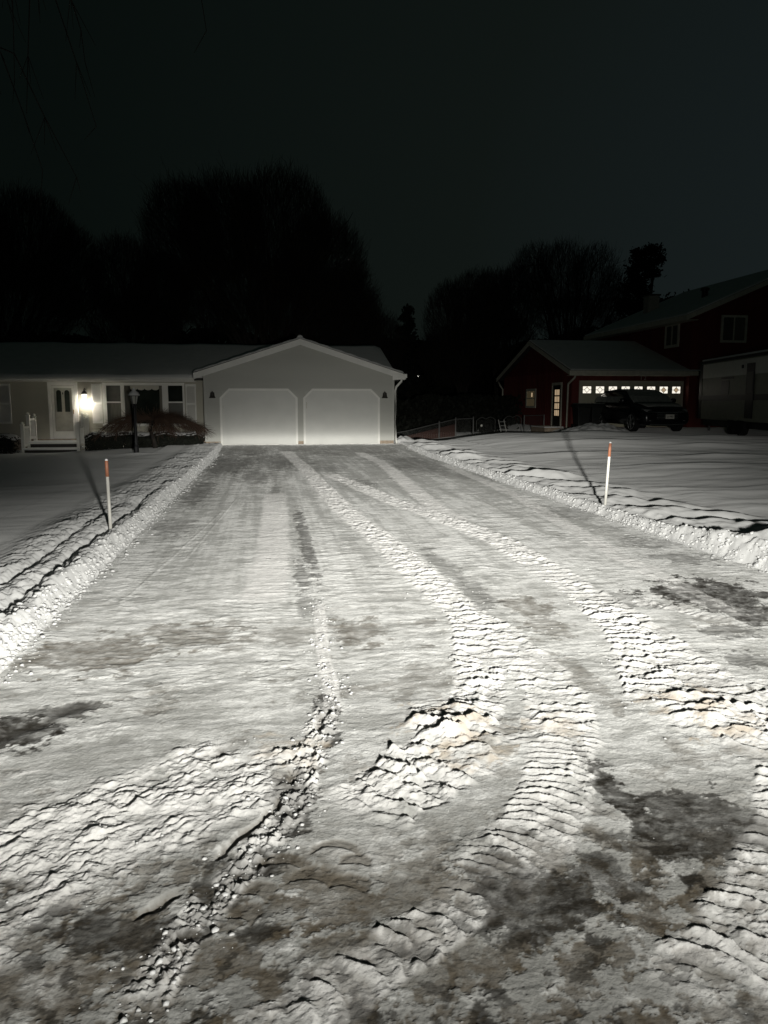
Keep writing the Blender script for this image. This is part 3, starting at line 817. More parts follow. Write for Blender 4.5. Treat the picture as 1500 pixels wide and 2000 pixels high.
# triple front window
WX0, WX1, WZ0, WZ1 = -6.03, -3.13, .80, 2.33
fr = MB(); yf0, yf1 = 29.41, 29.478
fr.box(WX0, WX1, yf0, yf1, WZ1-.10, WZ1); fr.box(WX0-.03, WX1+.03, yf0-.03, yf1, WZ0-.05, WZ0+.04)
cols = [(WX0,WX0+.13),(-5.40,-5.27),(-3.93,-3.72),(WX1-.07,WX1)]
for a, b in cols: fr.box(a, b, yf0, yf1, WZ0+.041, WZ1-.101)
for a, b in ((WX0+.131,-5.401),(-3.719,WX1-.071)): fr.box(a, b, yf0+.012, yf1, 1.60, 1.65)
FR = fr.build('front_window', m_white, HB)
g = MB(); g.box(WX0+.132, -5.402, 29.455, 29.482, WZ0+.05, 1.598); g.build('lower_sash', m_curtain, FR)
g = MB(); g.box(WX0+.132, -5.402, 29.455, 29.482, 1.652, WZ1-.105); g.build('upper_sash', m_screen, FR)
g = MB(); g.box(-3.718, WX1-.072, 29.455, 29.482, WZ0+.05, 1.598); g.build('lower_sash', m_screen, FR)
g = MB(); g.box(-3.718, WX1-.072, 29.455, 29.482, 1.652, WZ1-.105); g.build('upper_sash', m_glassdk, FR)
g = MB(); g.box(-5.268, -3.932, 29.468, 29.482, WZ0+.05, WZ1-.105); g.build('picture_pane', m_glassdk, FR)
for a, b in ((-5.268,-5.07),(-4.03,-3.932)): MB().box(a, b, 29.455, 29.467, WZ0+.05, WZ1-.105).build('curtain', m_curtain, FR)
g = MB(); n = 4; x0, x1 = -5.06, -4.04
for k in range(n):
    cx = x0+(k+.5)*(x1-x0)/n; hw = (x1-x0)/n/2
    P = [(cx-hw,WZ1-.11),(cx-hw,WZ1-.20)]+[(cx-hw*math.cos(a*PI/8), WZ1-.20-.07*math.sin(a*PI/8)) for a in range(1,8)]+[(cx+hw,WZ1-.20),(cx+hw,WZ1-.11)]
    g.prism(P, 29.452, 29.466)
g.build('scalloped_valance', m_valance, FR)
def shutter(x0, x1, z0=.86, z1=2.28):
    s = MB(); y0, y1 = 29.435, 29.483
    s.box(x0, x0+.045, y0, y1, z0, z1); s.box(x1-.045, x1, y0, y1, z0, z1)
    for a, b in ((z0,z0+.07),((z0+z1)/2-.03,(z0+z1)/2+.03),(z1-.07,z1)): s.box(x0+.045, x1-.045, y0, y1, a, b)
    z = z0+.075
    while z < z1-.09:
        s.add([(x0+.045,y0+.006,z),(x1-.045,y0+.006,z),(x1-.045,y1-.004,z+.034),(x0+.045,y1-.004,z+.034),(x0+.045,y0+.012,z-.006),(x1-.045,y0+.012,z-.006)],[(0,1,2,3),(0,4,5,1)])
        z += .04
    s.box(x0+.045, x1-.045, y1-.004, y1, z0+.07, z1-.07)
    s.build('shutter', m_white, HB)
shutter(-6.42, -6.065); shutter(-3.095, -2.72); shutter(-9.62, -9.20)
fr = MB(); fr.box(-11.1,-9.66,yf0,yf1,WZ1-.10,WZ1); fr.box(-11.1,-9.66,yf0,yf1,WZ0,WZ0+.09); fr.box(-11.1,-11.0,yf0,yf1,WZ0+.09,WZ1-.10); fr.box(-9.76,-9.66,yf0,yf1,WZ0+.09,WZ1-.10)
F2 = fr.build('bedroom_window', m_white, HB); g = MB(); g.box(-11,-9.76,29.46,29.482,WZ0+.09,WZ1-.10); g.build('pane', m_glassdk, F2)
shutter(-11.5, -11.14)

# porch lantern: hood, lit glass, base tray (fixed to the wall, a part of the house)
LX, LY, LZ = -6.62, 29.24, 1.80
b = MB(); b.lathe([(.10,.02),(.105,.0),(.10,.03),(.06,.09),(.025,.12),(.02,.17),(.005,.18)], (LX,LY,LZ+.12), 12)
b.tube([(LX,LY,LZ+.28),(LX,LY+.05,LZ+.33),(LX,29.49,LZ+.28)], .012, 6)
LB = b.build('porch_lantern', m_bell, HB)
b = MB(); b.lathe([(.05,-.12),(.085,.10)], (LX,LY,LZ), 6); b.build('lantern_glass', m_lampglow, LB)
b = MB(); b.lathe([(.055,-.145),(.06,-.122)], (LX,LY,LZ), 6); b.build('base_tray', m_brass, LB)
lt = bpy.data.lights.new('porch_bulb', 'POINT'); lt.energy = 20; lt.color = (1,.94,.80); lt.shadow_soft_size = .05
lo = bpy.data.objects.new('porch_bulb', lt); COL.objects.link(lo); lo.parent = LB; lo.location = (LX+2.3, LY-29.5-.02, LZ-.20)

# front steps with railings
PS = thing('front_steps', 'white railed front steps edged with snow below the house door', 'steps', (-7.5, 28.5, -.1))
SX0, SX1 = -8.46, -6.55
b = MB(); b.box(SX0, SX1, 28.55, 29.46, -.15, .20); b.build('landing', m_white, PS)
b = MB(); b.box(SX0, SX1, 27.85, 28.549, -.15, .0); b.build('step', m_white, PS)
b = MB(); b.box(SX0+.02, SX1-.02, 28.50, 29.44, .201, .26); b.build('snow_cap', m_snow, PS, bevel=.02)
b = MB(); b.box(SX0+.02, SX1-.02, 27.80, 28.50, .001, .055); b.build('snow_cap', m_snow, PS, bevel=.02)
for a, c in ((28.541,.0),(27.842,-.14)): MB().box(SX0+.1, SX1-.1, a, a+.008, c, c+.17).build('riser', m_bell, PS)
def railing(x):
    for (yy, zb, zt) in ((27.92,-.12,.90),(28.62,.18,1.20),(29.36,.20,1.16)):
        p = MB(); p.box(x-.05, x+.05, yy-.05, yy+.05, zb, zt-.06); p.box(x-.065, x+.065, yy-.065, yy+.065, zt-.06, zt-.03)
        p.lathe([(.03,0),(.055,.03),(.05,.07),(.015,.09)], (x, yy, zt-.03), 10)
        p.build('railing_post', m_white, PS)
    for (ya, yb, zb, zt) in ((27.97,28.57,.10,.80),(28.67,29.31,.34,1.06)):
        p = MB(); p.box(x-.04, x+.04, ya, yb, zt-.07, zt); p.box(x-.03, x+.03, ya, yb, zb, zb+.08)
        k = 6
        for i in range(k):
            yy = ya+(i+.5)*(yb-ya)/k; p.box(x-.018, x+.018, yy-.018, yy+.018, zb+.08, zt-.07)
        p.build('railing_panel', m_white, PS)
railing(SX0+.05); railing(SX1-.05)

# ----------------------------------------------------------------------------
# plants by the house
# ----------------------------------------------------------------------------
def leaf_cloud(rng, P, size, nrm=None):
    """little quads turned every way at points P"""
    n = len(P); a = rng.normal(size=(n,3)); a /= np.linalg.norm(a, axis=1)[:,None]
    b = np.cross(a, rng.normal(size=(n,3))); b /= np.linalg.norm(b, axis=1)[:,None]
    s = size*(.6+.8*rng.random((n,1)))
    V = np.stack([P-a*s-b*s*.5, P+a*s-b*s*.5, P+a*s+b*s*.5, P-a*s+b*s*.5], 1).reshape(-1,3)
    F = np.arange(4*n).reshape(-1,4)
    return V, F
def hedge(label, x0, x1, y0, y1, z0, z1, seed, n):
    rng = np.random.default_rng(seed)
    H = thing('hedge', label, 'hedge', ((x0+x1)/2, (y0+y1)/2, z0), 'clipped hedges below the house front')
    P = np.stack([rng.uniform(x0,x1,n), rng.uniform(y0,y1,n), z0+(z1-z0)*rng.random(n)**.8], 1)
    k = rng.random(n)
    P[k<.45,1] = y0 + .06*rng.random((k<.45).sum()); P[(k>.45)&(k<.6),2] = z1-.05*rng.random(((k>.45)&(k<.6)).sum())
    P[:,2] += .05*np.sin(P[:,0]*5+1)*(P[:,2]-z0)/(z1-z0); P[:,1] += .05*np.sin(P[:,0]*7)
    # rounded ends
    d = np.minimum(P[:,0]-x0, x1-P[:,0]); P[:,2] -= np.where(d<.25, (.25-d)*.5*(P[:,2]-z0)/(z1-z0), 0)
    V, F = leaf_cloud(rng, P, .022)
    np_mesh('foliage', V, F, m_hedge, H, smooth=False)
    b = MB()
    for i in range(int((x1-x0)/.25)): 
        xx = x0+.12+i*.25; b.tube([(xx,(y0+y1)/2,z0),(xx+.05,(y0+y1)/2+.03,z1-.1)], .012, 5)
    b.build('stem', m_bark, H)
    nx, ny = int((x1-x0)/.05), 14; vs = []; fs = []
    for j in range(ny+1):
        for i in range(nx+1):
            u = i/nx; v = j/ny
            ed = min(u*(x1-x0), (1-u)*(x1-x0), v*(y1-y0), (1-v)*(y1-y0))
            x = x0+u*(x1-x0); y = y0+v*(y1-y0)
            zz = z1+.10*min(1, ed/.12)**.5 - .05 + .03*math.sin(x*5+1) + .015*math.sin(x*11+y*7)
            if min(u,1-u)*(x1-x0) < .25: zz -= (.25-min(u,1-u)*(x1-x0))*.5
            vs.append((x+.03*math.sin(y*20), y+.05*math.sin(x*7)+(.02*math.sin(x*31) if j==0 else 0), zz))
    for j in range(ny):
        for i in range(nx):
            a = j*(nx+1)+i; fs.append((a,a+1,a+nx+2,a+nx+1))
    b = MB(); b.add(vs, fs); b.build('snow_cap', m_snow, H, smooth=True)
hedge('long low dark hedge with snow on top between the front steps and the garage', -6.28, -2.35, 27.45, 28.45, -.08, .55, 21, 26000)
hedge('short dark snow topped hedge beyond the front steps at the frame edge', -11.5, -8.62, 27.35, 28.35, -.14, .50, 22, 16000)

def tubes_mesh(name, A, B, r0, r1, mtl, parent, bend=None, n=3):
    """many thin tubes A->B at once (3 rings when bend is given)"""
    A = np.asarray(A); B = np.asarray(B); N = len(A)
    d = B-A; L = np.linalg.norm(d, axis=1)[:,None]+1e-9; d = d/L
    up = np.where(np.abs(d[:,2:3])>.9, np.array([[1.,0,0]]), np.array([[0,0,1.]]))
    a = np.cross(d, up); a /= np.linalg.norm(a, axis=1)[:,None]; b = np.cross(d, a)
    r0 = np.broadcast_to(r0, (N,))[:,None]; r1 = np.broadcast_to(r1, (N,))[:,None]
    rings = [(A, r0), (B, r1)]
    if bend is not None: rings = [(A, r0), ((A+B)/2+bend, (r0+r1)/2), (B, r1)]
    V = []
    for p, r in rings:
        for k in range(n):
            t = 2*PI*k/n; V.append(p + (a*math.cos(t)+b*math.sin(t))*r)
    m = len(rings)*n
    V = np.stack(V, 1).reshape(-1, 3)
    F = []
    base = np.arange(N)*m
    for j in range(len(rings)-1):
        for k in range(n):
            k2 = (k+1)%n; F.append(np.stack([base+j*n+k, base+j*n+k2, base+(j+1)*n+k2, base+(j+1)*n+k], 1))
    return np_mesh(name, V, np.concatenate(F), mtl, parent)

def weeping_tree():
    rng = np.random.default_rng(4)
    bx, by = -3.92, 26.9
    T = thing('weeping_tree', 'small bare reddish weeping tree arching over the hedge beside the lamp post', 'tree', (bx, by, 0))
    b = MB(); b.tube([(bx+.04,by,-.05),(bx+.02,by,.25),(bx-.10,by+.05,.65),(bx-.03,by+.05,.95),(bx,by,1.15)], [.10,.075,.06,.055,.04], 8)
    b.build('trunk', m_bark, T, smooth=True)
    A = []; B = []; R = []; BD = []
    top = np.array([bx, by+.05, 1.02])
    for k in range(56):
        az = rng.random()*2*PI; rr = (.45+.55*rng.random()**.5)
        ex = np.array([bx+math.cos(az)*1.95*rr, by+math.sin(az)*1.1*rr, 0])
        mid = top*.5+ex*.5; mid[2] = 1.28+.20*rng.random()-.05*rr
        ex[2] = .92-.42*rr+.18*rng.random()
        pts = [(1-t)**2*top+2*t*(1-t)*mid+t*t*ex for t in np.linspace(0,1,9)]
        for i in range(8):
            p = pts[i]+rng.normal(0,.02,3)*(i>0); q = pts[i+1]
            A.append(pts[i]); B.append(q); R.append(.020*(1-i/9)+.004); BD.append(rng.normal(0,.015,3))
            for s in range(8 if i > 0 else 2):
                o = pts[i]+(q-pts[i])*rng.random()
                dd = (q-pts[i]); dd = dd/np.linalg.norm(dd)+rng.normal(0,.55,3); dd[2] -= .25*(i>4)
                e = o+dd/np.linalg.norm(dd)*(.15+.30*rng.random())
                A.append(o); B.append(e); R.append(.0045); BD.append(rng.normal(0,.02,3))
    tubes_mesh('crown', A, B, np.array(R), np.array(R)*.6, m_twig, T, np.array(BD))
weeping_tree()

# lamp post
LPX, LPY = -4.02, 24.0
LP = thing('lamp_post', 'unlit black garden lamp post wearing a snow cap on the lawn', 'lamp post', (LPX, LPY, 0))
b = MB(); b.lathe([(.075,0),(.075,.28),(.058,.32),(.05,.36),(.046,1.42),(.06,1.45),(.06,1.5),(.04,1.52)], (LPX,LPY,.02), 14)
b.build('post', m_black, LP, smooth=False)
b = MB(); b.lathe([(.05,1.54),(.06,1.57),(.075,1.57)], (LPX,LPY,0), 8)
for k in range(6):
    t = 2*PI*k/6; b.tube([(LPX+.068*math.cos(t),LPY+.068*math.sin(t),1.56),(LPX+.115*math.cos(t),LPY+.115*math.sin(t),1.80)], .008, 5)
b.lathe([(.15,1.80),(.16,1.815),(.09,1.89),(.035,1.94),(.03,1.98),(.012,2.02)], (LPX,LPY,0), 12)
b.build('lantern', m_black, LP)
b = MB(); b.lathe([(.062,1.575),(.108,1.80)], (LPX,LPY,0), 6); b.build('lantern_glass', m_glasslt, LP)
b = MB(); b.lathe([(.165,1.817),(.168,1.835),(.125,1.90),(.06,1.955),(.04,1.995),(.035,2.03),(.01,2.045)], (LPX,LPY,0), 14); b.build('snow_cap', m_snow, LP, smooth=True)

# driveway markers
def marker(label, base, topp):
    M = thing('driveway_marker', label, 'driveway marker', base, 'stakes marking the driveway edges')
    B = Vector(base); T = Vector(topp); q = B+(T-B)*.77; e = T
    b = MB(); b.tube([B-(T-B)*.05, q], .019, 12); b.build('stake', m_stake, M, smooth=True)
    b = MB(); b.tube([q, B+(T-B)*.985, e], [.020,.020,.012], 12); b.build('reflective_tip', m_orange, M, smooth=True)
    b = MB(); b.lathe([(.018,0),(.02,.004),(.012,.016),(.002,.02)], e, 10); b.build('snow_cap', m_snow, M, smooth=True)
marker('white stake with an orange tip in the rough ploughed bank by the lamp post lawn', (-1.86, 9.15, .135), (-1.88, 9.2, .945))
marker('white stake with a rusty brown tip in the drifted bank on the neighbour lawn', (4.62, 10.15, .22), (4.68, 10.2, 1.045))

# ----------------------------------------------------------------------------
# the red neighbour house
# ----------------------------------------------------------------------------
NH = thing('red_house', 'dark red two storey house with a lit garage and snow on its roofs', 'house', (13, 32.4, .4))
NX0, NX1 = 13.0, 18.22
w = MB(); w.box(NX0, NX1, 32.4, 42.4, -.4, 2.95)
w.prism_x([(32.4,2.95),(42.4,2.95),(37.4,4.42)], NX0, NX1)
for k in range(44): w.box(NX0-.012, NX0-.0005, 32.45+k*.226, 32.462+k*.226, -.3, 3.0) if k < 44 else 0
for k in range(24): w.box(NX0+.02+k*.215, NX0+.032+k*.215, 32.388, 32.3995, .0, 2.95)
w.build('garage_wall', m_red, NH)
rs = .30
def nz(y): return 4.62-abs(y-37.4)*rs
w = MB().prism_x([(31.95,nz(31.95)-.14),(37.4,4.48),(42.85,nz(42.85)-.14),(42.85,nz(42.85)),(37.4,4.62),(31.95,nz(31.95))], 12.72, 18.9)
NR = w.build('garage_roof', m_shingle, NH)
w = MB().prism_x([(31.93,nz(31.95)+.004),(31.99,nz(31.95)+.06),(37.4,4.69),(42.8,nz(42.85)+.06),(42.84,nz(42.85)+.004),(37.4,4.624)], 12.74, 18.9)
w.build('snow_cover', m_roofsnow, NR)
w = MB(); w.prism_x([(31.95,nz(31.95)-.20),(37.4,4.42),(42.85,nz(42.85)-.20),(42.85,nz(42.85)-.01),(37.4,4.61),(31.95,nz(31.95)-.01)], 12.68, 12.718)
w.box(12.68, 18.6, 31.90, 31.945, nz(31.95)-.20, nz(31.95)-.01)
w.box(12.74, 18.22, 31.95, 32.395, nz(31.95)-.22, nz(31.95)-.20)
w.build('fascia', m_redrail, NH)
w = MB(); w.tube([(12.95,31.93,2.80),(12.93,31.95,2.68),(12.80,32.34,2.42),(12.80,32.36,2.3),(12.80,32.36,.45)], .045, 8)
w.build('downspout', m_redrail, NH, smooth=True); w = MB(); w.tube([(12.80,42.8,2.78),(12.85,42.6,2.55),(12.92,42.35,2.35),(12.93,42.33,-.1)], .045, 8)
w.build('downspout', m_redrail, NH, smooth=True)
# garage door with a row of eight lit windows
gd0, gd1, gz0, gz1 = 13.42, 18.05, .55, 2.46
w = MB(); w.box(gd0, gd1, 32.36, 32.386, gz0, gz1)
for k in range(4):
    w.box(gd0+.01, gd1-.01, 32.345, 32.361, gz0+k*.4775+.006, gz0+(k+1)*.4775-.006)
ND = w.build('garage_door', m_ndoor, NH)
w = MB(); w.box(gd0-.11, gd0-.001, 32.33, 32.387, gz0, gz1+.10); w.box(gd1+.001, gd1+.11, 32.33, 32.387, gz0, gz1+.10); w.box(gd0, gd1, 32.33, 32.387, gz1+.001, gz1+.10)
w.build('door_trim', m_redrail, ND)
for k in range(8):
    cx = 13.66+k*.594; hw, hh, cz = .19, .145, 2.165
    p = MB(); p.box(cx-hw, cx+hw, 32.334, 32.344, cz-hh, cz+hh)
    P = p.build('lit_window', m_lit if k < 3 else (m_lit if k < 6 else m_lit), ND)
    if k >= 3: P.data.materials[0] = MATS['lit_frosted_pane'] if k < 5 else MATS['lit_frosted_pane']
    q = MB(); t = .011
    for a, b in (((cx-hw*.62,cz),(cx,cz+hh*.8)),((cx,cz+hh*.8),(cx+hw*.62,cz)),((cx+hw*.62,cz),(cx,cz-hh*.8)),((cx,cz-hh*.8),(cx-hw*.62,cz)),
                 ((cx,cz+hh*.8),(cx,cz+hh)),((cx,cz-hh*.8),(cx,cz-hh)),((cx-hw*.62,cz),(cx-hw,cz)),((cx+hw*.62,cz),(cx+hw,cz))):
        q.tube([(a[0],32.331,a[1]),(b[0],32.331,b[1])], t, 4)
    q.box(cx-hw-.02, cx-hw, 32.325, 32.345, cz-hh-.02, cz+hh+.02); q.box(cx+hw, cx+hw+.02, 32.325, 32.345, cz-hh-.02, cz+hh+.02)
    q.box(cx-hw, cx+hw, 32.325, 32.345, cz+hh, cz+hh+.02); q.box(cx-hw, cx+hw, 32.325, 32.345, cz-hh-.02, cz-hh)
    q.build('muntin', m_ndoor if 0 else m_bell, P)
    if k >= 6:
        r = MB(); s = .6; r.prism([(cx-hw*.56,cz),(cx,cz+hh*.72),(cx+hw*.56,cz),(cx,cz-hh*.72)], 32.332, 32.3335); r.build('amber_diamond', m_litdim, P)

def text_part(body, size, loc, m, parent, name, rx=PI/2, rz=0):
    cu = bpy.data.curves.new(name, 'FONT'); cu.body = body; cu.size = size; cu.extrude = .006; cu.align_x = 'CENTER'; cu.align_y = 'CENTER'
    tmp = bpy.data.objects.new(name+'_tmp', cu); COL.objects.link(tmp)
    bpy.context.view_layer.update()
    me = bpy.data.meshes.new_from_object(tmp.evaluated_get(bpy.context.evaluated_depsgraph_get()))
    COL.objects.unlink(tmp); bpy.data.objects.remove(tmp)
    me.name = name; me.materials.clear(); me.materials.append(m)
    o = bpy.data.objects.new(name, me); COL.objects.link(o); o.parent = parent
    off = Vector((0,0,0)); q = parent
    while q is not None: off += Vector(q.location); q = q.parent
    o.location = Vector(loc)-off; o.rotation_euler = (rx, 0, rz)
    return o
text_part('1', .26, (16.16,32.36,2.68), m_num, NH, 'house_number')
text_part('2', .26, (16.34,32.36,2.68), m_num, NH, 'house_number')
# glazed side door and small window on the gable side (x = 13)
X = 13.0
w = MB(); w.box(X-.05, X-.013, 33.50, 33.62, .55, 2.52); w.box(X-.05, X-.013, 34.62, 34.74, .55, 2.52); w.box(X-.05, X-.013, 33.62, 34.62, 2.40, 2.52)
SD = w.build('side_door', m_redrail, NH)
w = MB(); w.box(X-.03, X-.015, 33.621, 34.619, .55, 2.399); w.build('door_leaf', m_bell, SD)
for j in range(4):
    for i in range(3):
        y0 = 33.80+i*.20; z0 = 1.02+j*.31
        w = MB(); w.box(X-.036, X-.031, y0, y0+.14, z0, z0+.25); w.build('door_pane', m_litdim, SD)
w = MB(); w.box(X-.9, X-.013, 33.2, 35.0, -.2, .50); w.build('doorstep', m_concrete, NH)
w = MB(); w.box(X-.92, X-.014, 33.18, 35.02, .501, .55); w.build('snow_cap', m_snow, NH, bevel=.015)
w = MB(); w.box(X-.05, X-.013, 36.95, 37.10, 1.35, 2.30); w.box(X-.05, X-.013, 38.28, 38.43, 1.35, 2.30); w.box(X-.05, X-.013, 37.10, 38.28, 2.18, 2.30); w.box(X-.05, X-.013, 37.10, 38.28, 1.35, 1.45)
w.box(X-.045, X-.014, 37.10, 38.28, 1.80, 1.84)
SW = w.build('side_window', m_redrail, NH)
w = MB(); w.box(X-.03, X-.015, 37.101, 38.279, 1.841, 2.179); w.build('upper_sash', m_litfaint, SW)
w = MB(); w.box(X-.03, X-.015, 37.101, 38.279, 1.451, 1.799); w.build('lower_sash', m_litfaint, SW)
w = MB(); w.box(X-.04, X-.031, 37.45, 37.62, 1.9, 2.1); w.build('painted_reflection', m_litdim, SW)  # glowing patch on the sash, a reflection put in as emission
# two-storey block
BX0, BX1 = 18.22, 29.0
w = MB(); w.box(BX0, BX1, 32.0, 42.0, -.4, 5.40)
w.prism([(BX0,5.40),(BX1,5.40),((BX0+BX1)/2,5.40+(BX1-BX0)/2*.42)], 32.0, 42.0)
for k in range(46): w.box(BX0+.05+k*.23, BX0+.062+k*.23, 31.988, 31.9995, .2, 5.38)
w.build('main_wall', m_red, NH)
mx = (BX0+BX1)/2; hw = (BX1-BX0)/2+.55; zt = 5.40+(BX1-BX0)/2*.42+.16; zb = zt-hw*.42
w = MB().prism([(mx-hw,zb-.12),(mx,zt-.12),(mx+hw,zb-.12),(mx+hw,zb),(mx,zt),(mx-hw,zb)], 31.5, 42.5)
MR = w.build('main_roof', m_shingle, NH)
w = MB().prism([(mx-hw+.01,zb+.003),(mx,zt+.003),(mx+hw-.01,zb+.003),(mx+hw-.03,zb+.07),(mx,zt+.08),(mx-hw+.03,zb+.07)], 31.52, 42.48)
w.build('snow_cover', m_roofsnow, MR)
w = MB()
for sg in (-1, 1):
    w.prism([(mx,zt-.01),(mx+sg*hw,zb-.01),(mx+sg*hw,zb-.22),(mx,zt-.22)], 31.455, 31.498)
w.box(mx-hw-.035, mx-hw-.001, 31.46, 42.5, zb-.2, zb-.01); w.box(mx-hw, BX0-.002, 31.5, 42.4, zb-.21, zb-.19)
w.build('fascia', m_redrail, NH)
w = MB(); w.box(20.0, 20.6, 39.6, 40.2, 5.8, 7.25); CHM = w.build('chimney', m_brick, MR)
w = MB(); w.box(19.94, 20.66, 39.54, 40.26, 7.251, 7.33); w.build('chimney_cap', m_shingle, CHM)
w = MB(); w.lathe([(.14,0),(.14,.4),(.2,.41),(.2,.52),(.05,.56)], (20.6, 35.2, 6.5), 10); w.build('roof_vent', m_bell, MR)
def nwin_front(x0, x1, z0, z1):
    y = 31.985; w = MB(); t = .10
    w.box(x0, x0+t, y-.06, y, z0, z1); w.box(x1-t, x1, y-.06, y, z0, z1); w.box(x0+t, x1-t, y-.06, y, z1-t, z1); w.box(x0+t, x1-t, y-.06, y, z0, z0+t)
    w.box((x0+x1)/2-.03, (x0+x1)/2+.03, y-.05, y, z0+t, z1-t)
    F = w.build('upstairs_window', m_redrail, NH)
    w = MB(); w.box(x0+t+.001, (x0+x1)/2-.031, y-.03, y-.01, z0+t+.001, z1-t-.001); w.build('sash', m_screen, F)
    w = MB(); w.box((x0+x1)/2+.031, x1-t-.001, y-.03, y-.01, z0+t+.001, z1-t-.001); w.build('sash', m_curtain, F)
nwin_front(19.55, 20.78, 4.22, 5.40)
nwin_front(24.5, 25.8, 4.22, 5.40)
def nwin_side(y0, y1, z0, z1):
    x = BX0-.002; w = MB(); t = .12
    w.box(x-.06, x, y0, y0+t, z0, z1); w.box(x-.06, x, y1-t, y1, z0, z1); w.box(x-.06, x, y0+t, y1-t, z1-t, z1); w.box(x-.06, x, y0+t, y1-t, z0, z0+t)
    w.box(x-.05, x, (y0+y1)/2-.04, (y0+y1)/2+.04, z0+t, z1-t)
    F = w.build('upstairs_window', m_redrail, NH)
    w = MB(); w.box(x-.03, x-.01, y0+t, y1-t, z0+t, z1-t); w.build('sash', m_screen, F)
nwin_side(33.0, 34.25, 4.1, 5.18)

# wheelie bins beside the neighbour's garage
def bin_(label, x, y):
    z0 = .52
    B = thing('trash_bin', label, 'trash bin', (x, y, z0), 'bins beside the red house garage')
    b = MB()
    r = lambda hw, hd, z: [(x-hw,y-hd,z),(x+hw,y-hd,z),(x+hw,y+hd,z),(x-hw,y+hd,z)]
    b.loft([r(.22,.24,z0+.04), r(.28,.32,z0+.90), r(.31,.35,z0+.905), r(.31,.35,z0+.95)]); b.build('body', m_bin, B, bevel=.02)
    b = MB(); b.loft([r(.32,.37,z0+.951), r(.32,.37,z0+.99), r(.26,.30,z0+1.04)]); b.build('lid', m_bin, B, bevel=.015)
    b = MB(); b.loft([r(.29,.33,z0+1.041), r(.26,.30,z0+1.065)]); b.build('snow_cap', m_carsnow, B, bevel=.01)
    b = MB(); b.tube([(x-.26,y+.40,z0+.93),(x+.26,y+.40,z0+.93)], .018, 6); b.build('handle', m_bin, B)
    for s in (-1, 1):
        b = MB(); b.tube([(x+s*.25,y+.27,z0+.1),(x+s*.29,y+.27,z0+.1)], .10, 14); b.build('wheel', m_tyre, B)
bin_('black wheelie bin tight against the red wall and downspout', 12.98, 31.2)
bin_('black wheelie bin standing nearer the cream garage door', 13.62, 31.25)

# snow shovelled up before the bins
def heap(name, label, cx, cy, z0, rx, ry, h, seed):
    n = 44; X, Y = np.meshgrid(np.linspace(-1,1,n), np.linspace(-1,1,n), indexing='ij')
    r = np.sqrt(X*X+Y*Y); wx = cx+X*rx; wy = cy+Y*ry
    z = z0 + h*np.clip(1-r**1.6, -.15, 1)*(1+.7*fbm(wx*1.6, wy*1.6, seed, 3)) + h*.35*(np.maximum(0,.8-worley(wx*4, wy*4, seed))-.2)*(r<1)
    o = np_mesh(name, np.stack([wx, wy, z], -1).reshape(-1,3), grid_faces(n, n), m_snow)
    return tag(o, label, 'snow heap')
heap('snow_heap', 'lumpy heap of shovelled snow in front of the wheelie bins', 13.1, 29.9, .44, 1.5, .8, .30, 61)
heap('snow_heap', 'small bright snow heap at the downspout corner of the white garage', 4.95, 28.6, .16, .45, .4, .22, 62)

